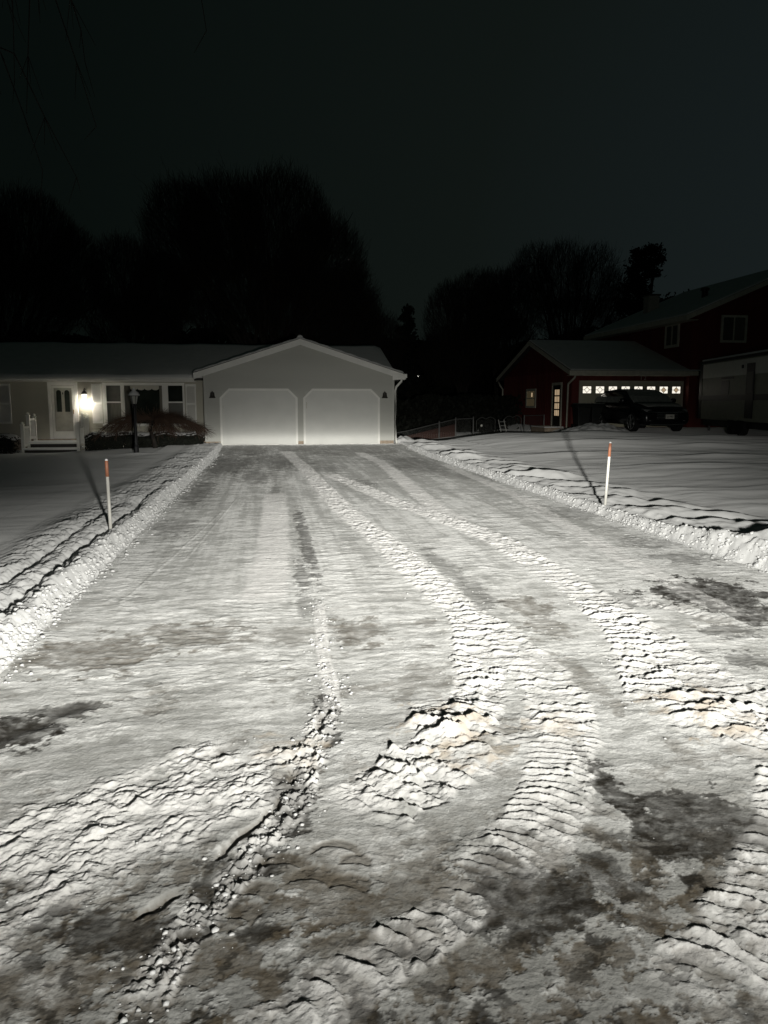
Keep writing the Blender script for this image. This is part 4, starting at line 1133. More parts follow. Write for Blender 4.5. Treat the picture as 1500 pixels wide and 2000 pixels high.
# ----------------------------------------------------------------------------
# snow dusted car, nose to the street
# ----------------------------------------------------------------------------
def ring(y, hw, zb, zt, tum=.0, n=20, p=4., cx=14.72):
    out = []
    for k in range(n):
        t = 2*PI*(k+.5)/n; c, s = math.cos(t), math.sin(t)
        ux = math.copysign(abs(c)**(2/p), c); uz = math.copysign(abs(s)**(2/p), s)
        z = (zb+zt)/2+uz*(zt-zb)/2; f = 1-tum*(uz+1)/2
        out.append((cx+ux*hw*f, y, z))
    return out
def make_car():
    cx, y0, g = 14.72, 27.25, .51
    C = thing('parked_car', 'black sport utility car dusted with snow before the lit garage door', 'car', (cx, y0+2.4, g))
    b = MB()
    S = [(0.0,.78,.30,.66,.02),(.05,.90,.24,.84,.02),(.20,.96,.22,.96,.03),(.6,.98,.22,1.05,.04),(1.15,.99,.22,1.11,.05),(1.6,.99,.22,1.13,.05),(3.2,.99,.22,1.14,.05),(4.3,.98,.23,1.14,.06),(4.75,.95,.28,1.10,.07),(4.86,.86,.34,.95,.05)]
    b.loft([ring(y0+y, hw, g+zb, g+zt, tu, cx=cx) for y, hw, zb, zt, tu in S]); b.build('body', m_car, C, smooth=True)
    b = MB()
    S = [(1.10,.86,1.00,1.10,.1),(1.5,.90,1.0,1.33,.16),(1.95,.91,1.0,1.52,.22),(2.3,.91,1.0,1.59,.24),(3.2,.91,1.0,1.61,.24),(4.1,.90,1.0,1.57,.24),(4.5,.88,1.0,1.49,.22),(4.78,.84,1.0,1.12,.1)]
    b.loft([ring(y0+y, hw, g+zb, g+zt, tu, cx=cx) for y, hw, zb, zt, tu in S]); b.build('cabin', m_carglass, C, smooth=True)
    b = MB()
    S = [(1.98,.70,1.515,1.55,.2),(2.3,.71,1.57,1.63,.2),(3.2,.72,1.59,1.66,.2),(4.1,.70,1.55,1.61,.2),(4.5,.66,1.47,1.51,.2)]
    b.loft([ring(y0+y, hw, g+zb, g+zt, tu, p=3, cx=cx) for y, hw, zb, zt, tu in S]); b.build('roof_snow', m_carsnow, C, smooth=True)
    b = MB()
    S = [(.22,.74,.93,.985,.1),(.6,.82,1.02,1.075,.1),(1.08,.84,1.085,1.135,.1)]
    b.loft([ring(y0+y, hw, g+zb, g+zt, tu, p=3, cx=cx) for y, hw, zb, zt, tu in S]); b.build('bonnet_snow', m_carsnow, C, smooth=True)
    # snow film on the windscreen
    b = MB()
    b.add([(cx-.78,y0+1.13,g+1.115),(cx+.78,y0+1.13,g+1.115),(cx+.80,y0+1.50,g+1.355),(cx+.68,y0+1.97,g+1.545),(cx-.68,y0+1.97,g+1.545),(cx-.80,y0+1.50,g+1.355),
           (cx-.78,y0+1.16,g+1.09),(cx+.78,y0+1.16,g+1.09),(cx+.80,y0+1.53,g+1.33),(cx+.68,y0+2.0,g+1.515),(cx-.68,y0+2.0,g+1.515),(cx-.80,y0+1.53,g+1.33)],
          [(0,1,2,5),(5,2,3,4),(0,6,7,1),(1,7,8,2),(2,8,9,3),(3,9,10,4),(4,10,11,5),(5,11,6,0)])
    b.build('windscreen_snow', m_carsnow, C)
    b = MB()
    b.add([(cx-.955,y0+1.55,g+1.10),(cx-.965,y0+4.45,g+1.12),(cx-.86,y0+4.40,g+1.36),(cx-.885,y0+2.05,g+1.34),(cx-.935,y0+1.55,g+1.10),(cx-.945,y0+4.45,g+1.12),(cx-.84,y0+4.40,g+1.36),(cx-.865,y0+2.05,g+1.34)],
          [(0,1,2,3),(4,7,6,5),(0,4,5,1),(1,5,6,2),(2,6,7,3),(3,7,4,0)])
    b.build('side_window_snow', m_carsnow, C)
    for s in (-1, 1):
        b = MB(); b.loft([ring(y0+1.52, .02, g+1.12, g+1.24, 0, 12, 3, cx+s*1.0), ring(y0+1.56, .12, g+1.08, g+1.27, 0, 12, 3, cx+s*1.06), ring(y0+1.66, .11, g+1.09, g+1.26, 0, 12, 3, cx+s*1.06)])
        b.build('mirror', m_car, C, smooth=True)
        b = MB(); b.loft([ring(y0-.005+.06, .17, g+.74, g+.83, 0, 12, 3, cx+s*.66), ring(y0+.30, .13, g+.78, g+.90, 0, 12, 3, cx+s*.80)])
        b.build('headlight', m_lens, C, smooth=True)
        b = MB(); b.lathe([(.05,0),(.05,.02)], (cx+s*.68, y0+.02, g+.42), 10); b.build('fog_light', m_lens, C)
        for yy in (.92, 3.82):
            b = MB(); b.tube([(cx+s*.78,y0+yy,g+.36),(cx+s*.80,y0+yy,g+.36),(cx+s*.98,y0+yy,g+.36),(cx+s*1.0,y0+yy,g+.36)], [.34,.37,.37,.33], 24)
            W = b.build('wheel', m_tyre, C, smooth=False)
            b = MB(); b.tube([(cx+s*.99,y0+yy,g+.36),(cx+s*1.008,y0+yy,g+.36)], [.07,.05], 12)
            for k in range(6):
                t = 2*PI*k/6+.3; b.tube([(cx+s*1.004,y0+yy,g+.36),(cx+s*1.004,y0+yy+.27*math.cos(t),g+.36+.27*math.sin(t))], [.035,.028], 5)
            b.tube([(cx+s*1.0,y0+yy+.28*math.cos(t),g+.36+.28*math.sin(t)) for t in np.linspace(0,2*PI,21)], .014, 5, cap=False)
            b.build('rim', m_rim, W)
    b = MB()
    for k in range(5): b.tube([(cx-.42,y0-.01,g+.50+k*.055),(cx,y0-.03,g+.50+k*.055),(cx+.42,y0-.01,g+.50+k*.055)], .010, 5)
    b.build('grille', m_chrome, C)
    b = MB(); b.tube([(cx-.80,y0+.03,g+.755),(cx-.4,y0-.01,g+.745),(cx+.4,y0-.01,g+.745),(cx+.80,y0+.03,g+.755)], .012, 6)
    b.tube([(cx-.7,y0+.0,g+.30),(cx,y0-.03,g+.28),(cx+.7,y0+.0,g+.30)], .014, 6); b.build('chrome_strip', m_chrome, C)
    b = MB(); b.box(cx+.08-.17, cx+.08+.17, y0-.055, y0-.035, g+.50, g+.66); PL = b.build('number_plate', m_plate, C)
    text_part('U MEJ', .10, (cx+.08, y0-.057, g+.575), m_ink, PL, 'plate_text')
make_car()

# ----------------------------------------------------------------------------
# travel trailer parked by the house
# ----------------------------------------------------------------------------
def make_trailer():
    fx, fy = 17.42, 29.75                      # far corner of the side that shows
    dx, dy = -.2225, -.975; nx, ny = .975, -.2225   # along the side towards the street / across
    L, W, g = 8.6, 2.4, .45
    T = thing('camper_trailer', 'pale grey camper trailer with a dark waist band parked beside the red house', 'trailer', (fx+dx*4.3+nx*1.2, fy+dy*4.3+ny*1.2, g))
    def P(a, c, z): return (fx+dx*a+nx*c, fy+dy*a+ny*c, g+z)
    def slab(b, a0, a1, c0, c1, z0, z1):
        b.add([P(a0,c0,z0),P(a1,c0,z0),P(a1,c1,z0),P(a0,c1,z0),P(a0,c0,z1),P(a1,c0,z1),P(a1,c1,z1),P(a0,c1,z1)], [(0,3,2,1),(4,5,6,7),(0,1,5,4),(1,2,6,5),(2,3,7,6),(3,0,4,7)])
        return b
    slab(MB(), 0, L, 0, W, .50, 2.74).build('body', m_rvtan, T, bevel=.08)
    slab(MB(), .35, L-.1, -.012, -.001, 2.12, 2.66).build('upper_panel', m_rvwhite, T)
    slab(MB(), .35, L-.1, -.012, -.001, .72, 1.22).build('lower_panel', m_rvtan, T)
    slab(MB(), .0, L, -.016, -.0005, 1.24, 1.44).build('waist_band', m_black, T)
    slab(MB(), .0, .33, -.02, -.0005, .52, 2.68).build('corner_trim', m_black, T)
    slab(MB(), .0, L, -.03, W+.03, 2.70, 2.80).build('roof', m_black, T)
    slab(MB(), .05, L-.05, .02, W-.02, 2.801, 2.88).build('snow_cover', m_roofsnow, T, bevel=.03)
    slab(MB(), 2.55, 3.35, -.02, -.0125, 1.46, 1.98).build('window', m_black, T, bevel=.01)
    b = slab(MB(), 5.0, 5.7, -.035, -.0125, .62, 2.50); D = b.build('door', m_black, T, bevel=.02)
    slab(MB(), 5.1, 5.6, -.040, -.0355, 1.5, 2.2).build('door_pane', m_screen, D)
    slab(MB(), 4.55, 4.68, -.05, -.0125, 2.35, 2.47).build('porch_light', m_black, T, bevel=.01)
    slab(MB(), 2.5, 3.8, -.02, -.0125, 2.02, 2.10).build('emblem_strip', m_black, T)
    slab(MB(), .2, L-.3, .15, W-.15, .25, .499).build('chassis', m_black, T)
    for a in (3.6, 4.5):
        for c in (.02, W-.24):
            b = MB(); b.tube([P(a,c,.34),P(a,c+.22,.34)], .34, 20); b.build('wheel', m_tyre, T)
    b = MB(); b.tube([P(L-.3,.4,.42),P(L+1.2,W/2,.42),P(L-.3,W-.4,.42)], .05, 6); b.tube([P(L+1.1,W/2,.0),P(L+1.1,W/2,.6)], .04, 8); b.build('tow_hitch', m_black, T)
    for a in (.5, L-.6):
        b = MB(); b.tube([P(a,.3,-.02),P(a,.3,.3)], .04, 6); b.build('jack', m_black, T)
make_trailer()

# ----------------------------------------------------------------------------
# fence, gates, ladder between the houses
# ----------------------------------------------------------------------------
def fz(x): return -.32 + .30*max(0, min(1, (x-5.5)/7.5))        # ground along the fence
def ftop(x):
    return float(np.interp(x, [4.5,6.4,8.0,8.8,9.7,13.2], [-.02,.28,.66,.84,.87,1.04]))
FY = 36.2
FN = thing('chain_link_fence', 'low chain link fence with red brown slats sloping down behind the white garage', 'fence', (8.0, FY, -.2))
posts = [5.6, 7.95, 8.75, 9.62]
for x in posts:
    b = MB(); b.tube([(x,FY,fz(x)-.3),(x,FY,ftop(x)+.06)], .035, 8); b.lathe([(.04,0),(.03,.03),(.005,.05)], (x,FY,ftop(x)+.05), 8); b.build('fence_post', m_galv, FN)
b = MB(); b.tube([(x,FY,ftop(x)) for x in (4.6,5.6,6.4,7.95,8.75,9.62)], .025, 6); b.build('top_rail', m_galv, FN)
def mesh_panel(x0, x1, y, step=.11):
    A = []; B = []
    x = x0-1.2
    while x < x1:
        for sg in (1, -1):
            n = 7
            for k in range(n):
                pass
            xa, xb = (x, x+1.0) if sg > 0 else (x+1.0, x)
            za, zb = 0., 1.
            pts = []
            for t in np.linspace(0, 1, 9):
                px = xa+(xb-xa)*t
                if x0 <= px <= x1: pts.append((px, y, fz(px)+(ftop(px)-fz(px))*t))
            for i in range(len(pts)-1): A.append(pts[i]); B.append(pts[i+1])
        x += step
    return A, B
A, B = mesh_panel(5.6, 9.6, FY)
tubes_mesh('wire_mesh', A, B, .004, .004, m_galv, FN)
b = MB(); x = 5.62
while x < 8.72:
    b.box(x, x+.075, FY+.01, FY+.018, fz(x)-.1, max(fz(x)+.1, ftop(x)-.22)); x += .085
b.build('privacy_slats', m_slat, FN)
def gate(label, x0, x1, y, lean, disc=False):
    G = thing('garden_gate', label, 'gate', (x0, y, fz(x0)), 'wavy topped gates in the chain link fence')
    z0 = fz(x0)+.05
    pts = []
    for t in np.linspace(0, 1, 17):
        px = x0+(x1-x0)*t; z = ftop(px)-.12+.10*abs(math.sin(t*2*PI))+.05*math.sin(t*PI)
        pts.append((px, y+lean*(z-z0)*.1, z))
    b = MB(); b.tube([(x0,y,z0)]+pts+[(x1,y,z0),(x0,y,z0)], .018, 6); b.build('gate_frame', m_galv, G)
    A = []; B = []
    x = x0-1
    while x < x1:
        for sg in (0, 1):
            prev = None
            for t in np.linspace(0, 1, 7):
                px = x+(t if sg else 1-t)*.9
                if x0+.02 <= px <= x1-.02:
                    p = (px, y+.005, z0+(ftop(px)-.1-z0)*t)
                    if prev is not None: A.append(prev); B.append(p)
                    prev = p
        x += .1
    tubes_mesh('wire_mesh', A, B, .004, .004, m_galv, G)
    b = MB(); b.box(x0+.04, x0+.10, y-.04, y-.005, z0+.35, z0+.42); b.build('latch', m_galv, G)
    if disc:
        b = MB(); b.tube([(x0+.24,y-.03,z0+.62),(x0+.24,y-.02,z0+.62)], .055, 16); b.build('round_plaque', m_rvwhite, G)
gate('wavy topped wire gate carrying a small pale round plaque', 9.78, 10.70, FY, 0, True)
gate('wavy topped wire gate leaning against the red wall beyond the ladder', 11.15, 12.0, FY-.1, 1)
F2 = thing('chain_link_fence', 'short chain link fence run meeting the red house doorstep', 'fence', (12.5, 35.9, 0))
b = MB(); b.tube([(12.12,36.1,-.3),(12.12,36.1,1.02)], .035, 8); b.build('fence_post', m_galv, F2)
b = MB(); b.tube([(12.9,35.5,-.3),(12.9,35.5,1.05)], .035, 8); b.build('fence_post', m_galv, F2)
b = MB(); b.tube([(12.12,36.1,.98),(12.9,35.5,1.02)], .022, 6); b.build('top_rail', m_galv, F2)
A = []; B = []
for k in range(-8, 9):
    for sg in (0, 1):
        prev = None
        for t in np.linspace(0, 1, 9):
            u = (k/9.)+(t if sg else 1-t)
            if 0 <= u <= 1:
                p = (12.12+.78*u, 36.1-.6*u, -.05+1.0*t)
                if prev is not None: A.append(prev); B.append(p)
                prev = p
tubes_mesh('wire_mesh', A, B, .004, .004, m_galv, F2)
LD = thing('ladder', 'short pale metal ladder leaning at the fence between two wire gates', 'ladder', (10.95, 35.9, -.12))
for xx in (0, .27):
    b = MB(); b.tube([(10.86+xx+.10,35.75,-.15),(10.80+xx,36.0,.80)], .022, 6); b.build('side_rail', m_ladder, LD)
for k in range(5):
    t = .1+k*.2; b = MB(); b.tube([(10.96-.16*t*.62,35.75+.25*t,-.15+.95*t),(11.23-.16*t*.62,35.75+.25*t,-.15+.95*t)], .018, 6); b.build('rung', m_ladder, LD)

# a far garden lamp seen as a point through the gap
YL = thing('yard_lamp', 'tiny bright distant lamp on a post in the gap between houses', 'lamp', (10.45, 55, -.1))
b = MB(); b.tube([(10.45,55,-.3),(10.45,55,3.35)], .05, 8); b.build('post', m_black, YL)
b = MB(); b.lathe([(.02,-.05),(.045,-.03),(.05,.03),(.02,.05)], (10.45,54.96,3.47), 10); b.build('bulb', m_ledpt, YL)

# ----------------------------------------------------------------------------
# trees
# ----------------------------------------------------------------------------
def fan_tree(label, base, lobes, n, seed, depth=3.0, r0=.28, name='bare_tree', group='bare trees behind the houses', stems=6):
    """many-stemmed bare tree: limbs fan from the base into lobes (x, z, rx, rz) and carry fine twigs"""
    rng = np.random.default_rng(seed)
    bx, by, bz = base
    T = thing(name, label, 'tree', base, group)
    A = []; B = []; R0 = []; R1 = []
    fork = np.array([bx, by, bz+1.6])
    tr = MB(); tr.tube([(bx,by,bz-.3),(bx+.05,by,bz+.8),tuple(fork)], [r0*1.25,r0,r0*.95], 10); tr.build('trunk', m_bark, T, smooth=True)
    tips = []
    area = np.array([l[2]*l[3] for l in lobes]); prob = area/area.sum()
    def limb(p0, p1, ra, rb, seg=6, sag=.0, jit=.05):
        mid = (p0+p1)/2; mid[2] += .12*np.linalg.norm(p1-p0)*.6; mid[:2] = p0[:2]*.62+p1[:2]*.38 if sag == 0 else mid[:2]
        pts = [(1-t)**2*p0+2*t*(1-t)*mid+t*t*p1 for t in np.linspace(0,1,seg+1)]
        L = np.linalg.norm(p1-p0)
        for i in range(1, seg): pts[i] = pts[i]+rng.normal(0, jit*L*.3, 3)
        for i in range(seg):
            A.append(pts[i]); B.append(pts[i+1]); R0.append(ra+(rb-ra)*i/seg); R1.append(ra+(rb-ra)*(i+1)/seg)
        return pts
    mains = []
    for k in range(stems*len(lobes)):
        l = lobes[k % len(lobes)]
        p1 = np.array([l[0]+rng.normal(0,.35)*l[2], by+rng.normal(0,.45)*depth*.6, l[1]+rng.normal(-.1,.35)*l[3]])
        mains += limb(fork+rng.normal(0,.12,3), p1, r0*.42, .05, 8)[3:]
    mains = np.array(mains)
    subs = []
    for k in range(26*len(lobes)):
        l = lobes[rng.choice(len(lobes), p=prob)]
        a = rng.random()*2*PI; q = .55+.45*rng.random()
        p1 = np.array([l[0]+l[2]*q*math.cos(a), by+rng.normal(0,.5)*depth*.6, l[1]+l[3]*q*math.sin(a)])
        below = mains[mains[:,2] < p1[2]+.3]
        if len(below) == 0: continue
        j = np.argmin(np.linalg.norm((below-p1)*np.array([1.3,.7,.8]), axis=1) + rng.random(len(below))*1.2)
        subs += limb(below[j].copy(), p1, .035, .012, 5, sag=1)[1:]
    subs = np.array(subs)
    # fine twigs pointing away from the fork
    li = rng.choice(len(lobes), n, p=prob); Lb = np.array(lobes)[li]
    a = rng.random(n)*2*PI; q = rng.random(n)**.5; ph = rng.normal(0,.5,n)
    P = np.stack([Lb[:,0]+Lb[:,2]*q*np.cos(a), by+ph*depth*.6, Lb[:,1]+Lb[:,3]*q*np.sin(a)], 1)
    d = P-fork[None]; d /= np.linalg.norm(d, axis=1)[:,None]
    d[:,2] += .22; d += rng.normal(0,.34,(n,3)); d /= np.linalg.norm(d, axis=1)[:,None]
    Lh = (.35+.65*rng.random(n))[:,None]
    A = np.concatenate([np.array(A), P-d*Lh*.6]); B = np.concatenate([np.array(B), P+d*Lh*.4])
    R0 = np.concatenate([np.array(R0), np.full(n,.009)]); R1 = np.concatenate([np.array(R1), np.full(n,.0045)])
    bend = rng.normal(0,.04,(len(A),3)); bend[:len(bend)-n] *= 0
    tubes_mesh('crown', A, B, R0, R1, m_bark, T, bend)

fan_tree('huge round bare tree rising behind the garage gable', (.1,44,-.15),
         [(-4.5,10.6,2.1,2.7),(-2.4,11.0,2.3,2.7),(.7,11.0,2.8,3.05),(3.0,9.0,2.4,2.8),(4.3,6.8,1.8,2.4),(-2.2,7.6,3.4,2.0),(1.6,7.0,2.8,2.2)], 42000, 101, depth=3.5, r0=.42)
fan_tree('broad dark bare tree behind the ranch roof at the frame edge', (-14.5,45,-.15),
         [(-16.5,10.2,3.2,2.6),(-12.9,10.2,2.8,2.6),(-10.5,8.6,1.7,2.4),(-14,7.0,4.0,2.4)], 25000, 102, r0=.35)
fan_tree('smaller thin bare tree between the two big ones behind the ranch roof', (-7.6,46,-.15),
         [(-8.0,8.4,1.9,2.4),(-6.0,7.6,1.7,2.4),(-7.6,6.0,2.6,1.8)], 11000, 103, r0=.22)
fan_tree('low rounded bare tree right of the gap behind the fence', (13.5,54,-.15),
         [(12.6,7.2,1.9,2.8),(14.3,8.2,1.9,2.6),(12.9,5.0,2.6,2.0)], 11000, 104, r0=.25)
fan_tree('mid sized bare tree standing behind the red garage ridge', (16.6,55,-.15),
         [(15.9,8.6,1.7,2.5),(17.6,8.9,1.7,2.6),(16.7,6.2,2.4,2.0)], 10000, 105, r0=.25)
fan_tree('tall vase shaped bare tree with sky between its limbs behind the red house', (21.6,55,-.15),
         [(18.9,10.6,1.6,2.4),(21.0,10.6,1.9,2.6),(23.4,10.4,1.9,2.6),(25.0,9.0,1.2,2.2),(21.6,7.8,2.6,1.6)], 12000, 106, r0=.34)
fan_tree('slim bare tree just beyond the garage end of the white house', (6.1,50,-.15),
         [(5.7,6.4,1.5,2.4),(7.2,5.2,1.4,2.0)], 6000, 107, r0=.2)

def tuft_tree(label, base, top, clumps, n, seed, size=.10, name='pine_tree', group='evergreens behind the houses'):
    rng = np.random.default_rng(seed)
    T = thing(name, label, 'tree', base, group)
    bs = np.array(base); tp = np.array(top)
    b = MB(); b.tube([tuple(bs-np.array([0,0,.3])), tuple(bs*.5+tp*.5+np.array([.15,0,0])), tuple(tp)], [.24,.16,.05], 8)
    A = []; 
    for (x, z, rx, rz) in clumps:
        t = min(.95, max(.2, (z-bs[2]-.3)/(tp[2]-bs[2]))); o = bs+(tp-bs)*t
        b.tube([tuple(o), (x, base[1]+rng.normal(0,.3), z)], [.06,.02], 6)
    b.build('trunk', m_bark, T, smooth=True)
    ar = np.array([c[2]*c[3] for c in clumps]); pr = ar/ar.sum()
    k = rng.choice(len(clumps), n, p=pr); Cc = np.array(clumps)[k]
    v = rng.normal(size=(n,3)); v /= np.linalg.norm(v,axis=1)[:,None]; v *= (rng.random((n,1))**.4)*(1+.35*rng.normal(size=(n,1)))
    P = np.stack([Cc[:,0]+v[:,0]*Cc[:,2], base[1]+v[:,1]*Cc[:,2]*.9, Cc[:,1]+v[:,2]*Cc[:,3]], 1)
    V, F = leaf_cloud(rng, P, size)
    np_mesh('crown', V, F, m_hedge, T, smooth=False)
cl = [(27.85,12.59,0.74,0.48),(26.7,12.3,0.45,0.51),(28.45,12.0,0.37,0.33),(27.26,11.64,0.97,0.51),(26.52,11.05,0.52,0.44),(27.89,10.98,0.6,0.37),(26.89,10.35,0.74,0.59),(26.22,9.8,0.67,0.51),(27.26,9.62,0.6,0.44),(26.59,8.63,0.97,0.66),(25.77,8.7,0.6,0.59),(27.26,8.04,0.67,0.51),(26.4,7.23,1.26,0.73)]
tuft_tree('ragged tall pine leaning above the red house roofs', (26.8,55,-.1), (28.2,55,13.0), cl, 7500, 201)
cl = [(9.74,8.04,0.41,0.33),(9.48,7.53,0.33,0.26),(9.89,7.23,0.37,0.29),(9.55,6.68,0.52,0.33),(9.85,6.13,0.52,0.37),(9.4,5.69,0.6,0.37),(9.96,5.03,0.67,0.51),(9.55,4.11,0.82,0.66),(9.78,2.83,0.97,0.88)]
tuft_tree('small narrow conifer standing alone in the gap between the houses', (9.6,55,-.1), (9.8,55,8.0), cl, 5200, 202)
cl = [(28.65,8.7,0.6,0.51),(29.32,8.85,0.67,0.51),(30.33,9.07,0.67,0.48),(30.88,8.7,0.82,0.51),(29.69,8.11,1.12,0.81),(31.18,8.11,0.97,0.73),(28.95,7.53,0.97,0.73)]
tuft_tree('bushy evergreen top showing over the upper red house roof', (30.6,55,-.1), (30.8,55,9.4), cl, 6000, 203, name='evergreen_tree')

# far wood, reads as one black mass
rng = np.random.default_rng(9); n = 60000
x = rng.uniform(-60, 70, n); top = 7.4+1.6*fbm(x*.12, x*0, 71, 4)*2
P = np.stack([x, 72+rng.normal(0,1.6,n), -.2+(top+.2)*rng.random(n)**.8], 1)
V, F = leaf_cloud(rng, P, .30)
o = np_mesh('far_wood', V, F, m_hedge, None, smooth=False); o['kind'] = 'stuff'
tag(o, 'black mass of far woodland along the horizon behind the houses', 'woodland')

n = 26000  # black brush added so the unlit yard behind the fence stays dark
x = rng.uniform(4.6, 13.0, n); P = np.stack([x, 41+rng.normal(0,.8,n), -.3+(2.2+.7*fbm(x*.5, x*0, 75, 4))*rng.random(n)**.7], 1)
V, F = leaf_cloud(rng, P, .10)
o = np_mesh('added_brush', V, F, m_hedge, None, smooth=False); o['kind'] = 'stuff'
tag(o, 'dark brush added behind the chain link fence to cover the lit snow there', 'added_brush')

# the tree over the street whose twigs hang into the top of the view
def street_tree():
    rng = np.random.default_rng(12)
    bx, by = -7.5, 6.2
    T = thing('street_tree', 'bare overhanging branches drooping into the dark sky from a tree out of frame', 'tree', (bx, by, -.1))
    b = MB(); b.tube([(bx,by,-.3),(bx+.1,by,2.2),(bx+.05,by+.2,4.2),(bx+.4,by+.5,6.2)], [.36,.27,.24,.18], 12); b.build('trunk', m_bark, T, smooth=True)
    A = []; B = []; R0 = []; R1 = []
    def run(pts, ra, rb, tw=0):
        S = spline([p[:2] for p in pts], .3); zz = np.interp(np.linspace(0,1,len(S)), np.linspace(0,1,len(pts)), [p[2] for p in pts])
        Q = np.column_stack([S, zz]); Q[1:-1] += rng.normal(0,.02,(len(Q)-2,3))
        m = len(Q)-1
        for i in range(m):
            A.append(Q[i]); B.append(Q[i+1]); R0.append(ra+(rb-ra)*i/m); R1.append(ra+(rb-ra)*(i+1)/m)
        return Q
    limbs = [[(bx+.4,by+.5,6.2),(-5.4,8.0,7.3),(-3.6,9.6,7.3),(-2.4,10.6,6.6)], [(bx+.3,by+.4,5.4),(-5.2,9.2,6.4),(-3.6,10.6,6.0)],
             [(bx+.4,by+.5,6.2),(-4.8,7.6,7.9),(-1.8,8.6,8.0),(-.6,9.4,7.2)], [(bx+.4,by+.5,6.2),(-4.0,7.2,8.4),(-.4,7.6,8.2),(.9,8.4,7.3)]]
    for L in limbs:
        Q = run(L, .085, .022)
        for k in range(16):
            i = rng.integers(len(Q)//3, len(Q)); o = Q[i]
            dx, dy = rng.normal(.25,.35), rng.normal(.2,.35); ln = .5+1.2*rng.random()
            S2 = run([tuple(o), tuple(o+np.array([dx*.5,dy*.5,-.10*ln])), tuple(o+np.array([dx,dy,-ln]))], .012, .004)
            for j in range(5):
                o2 = S2[rng.integers(1,len(S2))]; e = o2+np.array([rng.normal(0,.12),rng.normal(0,.12),-.15-.35*rng.random()])
                A.append(o2); B.append(e); R0.append(.005); R1.append(.0025)
    tubes_mesh('crown', np.array(A), np.array(B), np.array(R0), np.array(R1), m_bark, T, n=5)
street_tree()

# ----------------------------------------------------------------------------
# night sky, headlight, camera
# ----------------------------------------------------------------------------
wd = bpy.data.worlds.new('World'); sc.world = wd; wd.use_nodes = True
nt = wd.node_tree; N = nt.nodes; L = nt.links
bg = N['Background']
sky = N.new('ShaderNodeTexSky'); sky.sky_type = 'NISHITA'; sky.sun_disc = False
sky.sun_elevation = math.radians(3); sky.sun_rotation = math.radians(75)
sky.air_density = 1.5; sky.dust_density = 3
hs = N.new('ShaderNodeHueSaturation'); hs.inputs['Saturation'].default_value = .35; hs.inputs['Value'].default_value = .0008
L.new(sky.outputs[0], hs.inputs['Color'])
# town glow on the cloud deck, stronger low on one side
tc = N.new('ShaderNodeTexCoord'); dt = N.new('ShaderNodeVectorMath'); dt.operation = 'DOT_PRODUCT'
L.new(tc.outputs['Generated'], dt.inputs[0]); gd = Vector((.72,.62,.10)).normalized(); dt.inputs[1].default_value = gd
rp = N.new('ShaderNodeValToRGB'); E = rp.color_ramp.elements
E[0].position = .45; E[0].color = (.0016,.0032,.0027,1)
E[1].position = 1.0; E[1].color = (.0068,.0108,.0120,1)
e = E.new(.82); e.color = (.0042,.0066,.0058,1)
L.new(dt.outputs['Value'], rp.inputs['Fac'])
ad = N.new('ShaderNodeMixRGB'); ad.blend_type = 'ADD'; ad.inputs['Fac'].default_value = 1
L.new(rp.outputs[0], ad.inputs[1]); L.new(hs.outputs[0], ad.inputs[2])
L.new(ad.outputs[0], bg.inputs['Color']); bg.inputs['Strength'].default_value = 1.0

# dipped headlight of the vehicle waiting in the street, just behind the viewer
hl = bpy.data.lights.new('headlight_beam', 'POINT'); hl.energy = 32500; hl.color = (1.0,.985,.925); hl.shadow_soft_size = .10
ho = bpy.data.objects.new('headlight_beam', hl); COL.objects.link(ho); ho.location = (.70, -1.0, 1.30)
hl.use_nodes = True; nt = hl.node_tree; N = nt.nodes; L = nt.links
em = N['Emission']
ge = N.new('ShaderNodeNewGeometry'); sp = N.new('ShaderNodeSeparateXYZ'); L.new(ge.outputs['Incoming'], sp.inputs[0])
def M(op, a, b=None, c=None):
    n = N.new('ShaderNodeMath'); n.operation = op
    for i, v in enumerate((a, b, c)):
        if v is None: continue
        if isinstance(v, (int, float)): n.inputs[i].default_value = v
        else: L.new(v, n.inputs[i])
    return n.outputs[0]
SGN = 1.0
dx = M('MULTIPLY', sp.outputs[0], SGN); dy = M('MULTIPLY', sp.outputs[1], SGN); dz = M('MULTIPLY', sp.outputs[2], SGN)
hor = M('SQRT', M('ADD', M('MULTIPLY', dx, dx), M('MULTIPLY', dy, dy)))
u = M('DIVIDE', M('MULTIPLY', dz, -1.0), M('MAXIMUM', hor, .001))          # tan of the angle below level
az = M('SUBTRACT', M('ARCTAN2', dx, dy), .09)
CUT = .0285
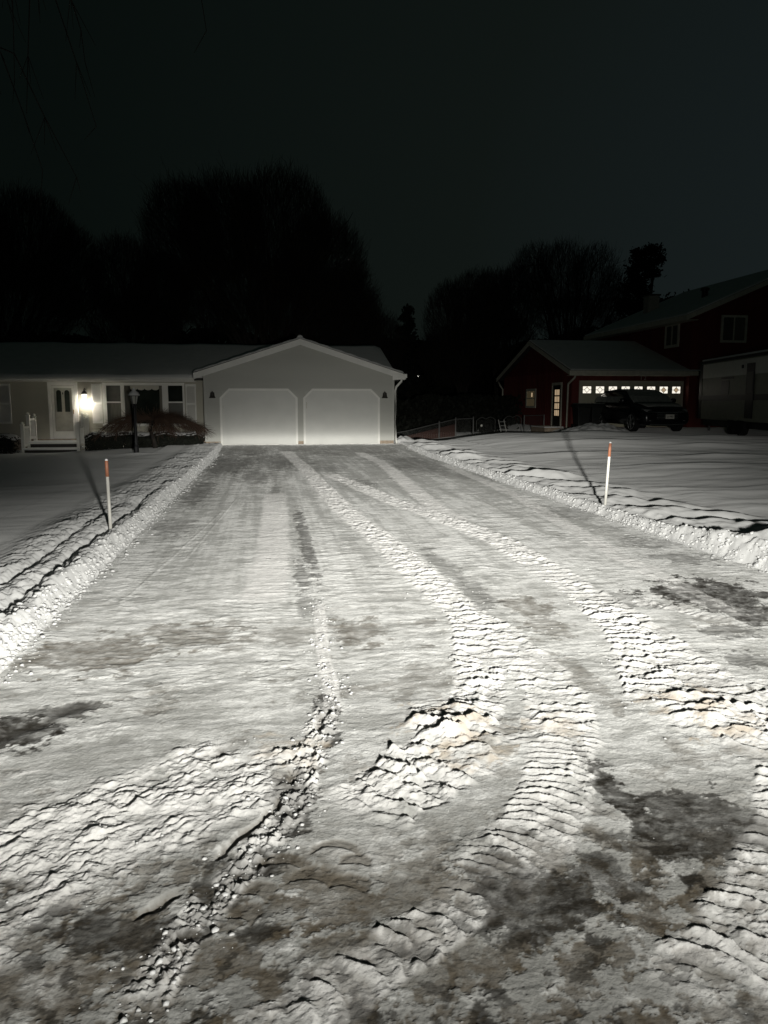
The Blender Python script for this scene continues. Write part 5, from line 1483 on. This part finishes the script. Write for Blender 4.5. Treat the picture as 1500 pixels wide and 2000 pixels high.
# lower beam: vertical illumination about even over distance
um = M('MAXIMUM', u, .03)
fall = M('DIVIDE', M('POWER', M('DIVIDE', .034, M('MAXIMUM', u, .034)), 1.0), M('ADD', 1.0, M('POWER', M('DIVIDE', M('MAXIMUM', u, .001), .24), 2.7)))
edge = N.new('ShaderNodeMapRange'); edge.interpolation_type = 'SMOOTHSTEP'
edge.inputs['From Min'].default_value = CUT-.003; edge.inputs['From Max'].default_value = CUT+.010
L.new(u, edge.inputs['Value'])
wide = M('EXPONENT', M('MULTIPLY', M('MULTIPLY', az, az), -1.0/(2*.75**2)))
widef = M('EXPONENT', M('MULTIPLY', M('MULTIPLY', az, az), -1.0/(2*.24**2)))
farmix = N.new('ShaderNodeMapRange'); farmix.inputs['From Min'].default_value = .07; farmix.inputs['From Max'].default_value = .20
L.new(u, farmix.inputs['Value'])
offl = M('MAXIMUM', M('SUBTRACT', -.12, az), 0.0)
widef = M('MULTIPLY', widef, M('EXPONENT', M('MULTIPLY', M('MULTIPLY', offl, offl), -1.0/(2*.16**2))))
lat = M('ADD', M('MULTIPLY', wide, farmix.outputs[0]), M('MULTIPLY', widef, M('SUBTRACT', 1.0, farmix.outputs[0])))
lower = M('MULTIPLY', M('MULTIPLY', fall, lat), edge.outputs[0])
# stray light above the cut-off
up = M('MAXIMUM', M('SUBTRACT', CUT, u), 0.0)
spill = M('MULTIPLY', M('EXPONENT', M('MULTIPLY', up, -9.0)), M('EXPONENT', M('MULTIPLY', M('MULTIPLY', az, az), -1.0/(2*.17**2))))
tail = M('MULTIPLY', .050, M('MULTIPLY', M('EXPONENT', M('MULTIPLY', up, -5.0)), M('EXPONENT', M('MULTIPLY', M('MULTIPLY', az, az), -1.0/(2*.60**2)))))
spill = M('ADD', M('ADD', spill, tail), M('MULTIPLY', widef, M('MULTIPLY', 1.45, M('EXPONENT', M('MULTIPLY', up, -85.0)))))
tot = M('ADD', lower, M('MULTIPLY', spill, M('MULTIPLY', .222, M('SUBTRACT', 1.0, edge.outputs[0]))))
front = M('GREATER_THAN', dy, 0.0)
L.new(M('MULTIPLY', tot, front), em.inputs['Strength'])

cd = bpy.data.cameras.new('camera'); co = bpy.data.objects.new('camera', cd); COL.objects.link(co)
co.location = (0, 0, 1.6); co.rotation_euler = (math.radians(90-8.07), 0, math.radians(-8.3))
cd.sensor_fit = 'VERTICAL'; cd.sensor_height = 24; cd.lens = 24*1503/2000; cd.clip_end = 1500; cd.clip_start = .05
sc.camera = co
vs_ = sc.view_settings; vs_.view_transform = 'Standard'; vs_.look = 'None'; vs_.exposure = 0; vs_.gamma = 1
sc.cycles.max_bounces = 4; sc.cycles.diffuse_bounces = 3; sc.cycles.glossy_bounces = 2; sc.cycles.sample_clamp_indirect = 3
sc.cycles.use_denoising = True
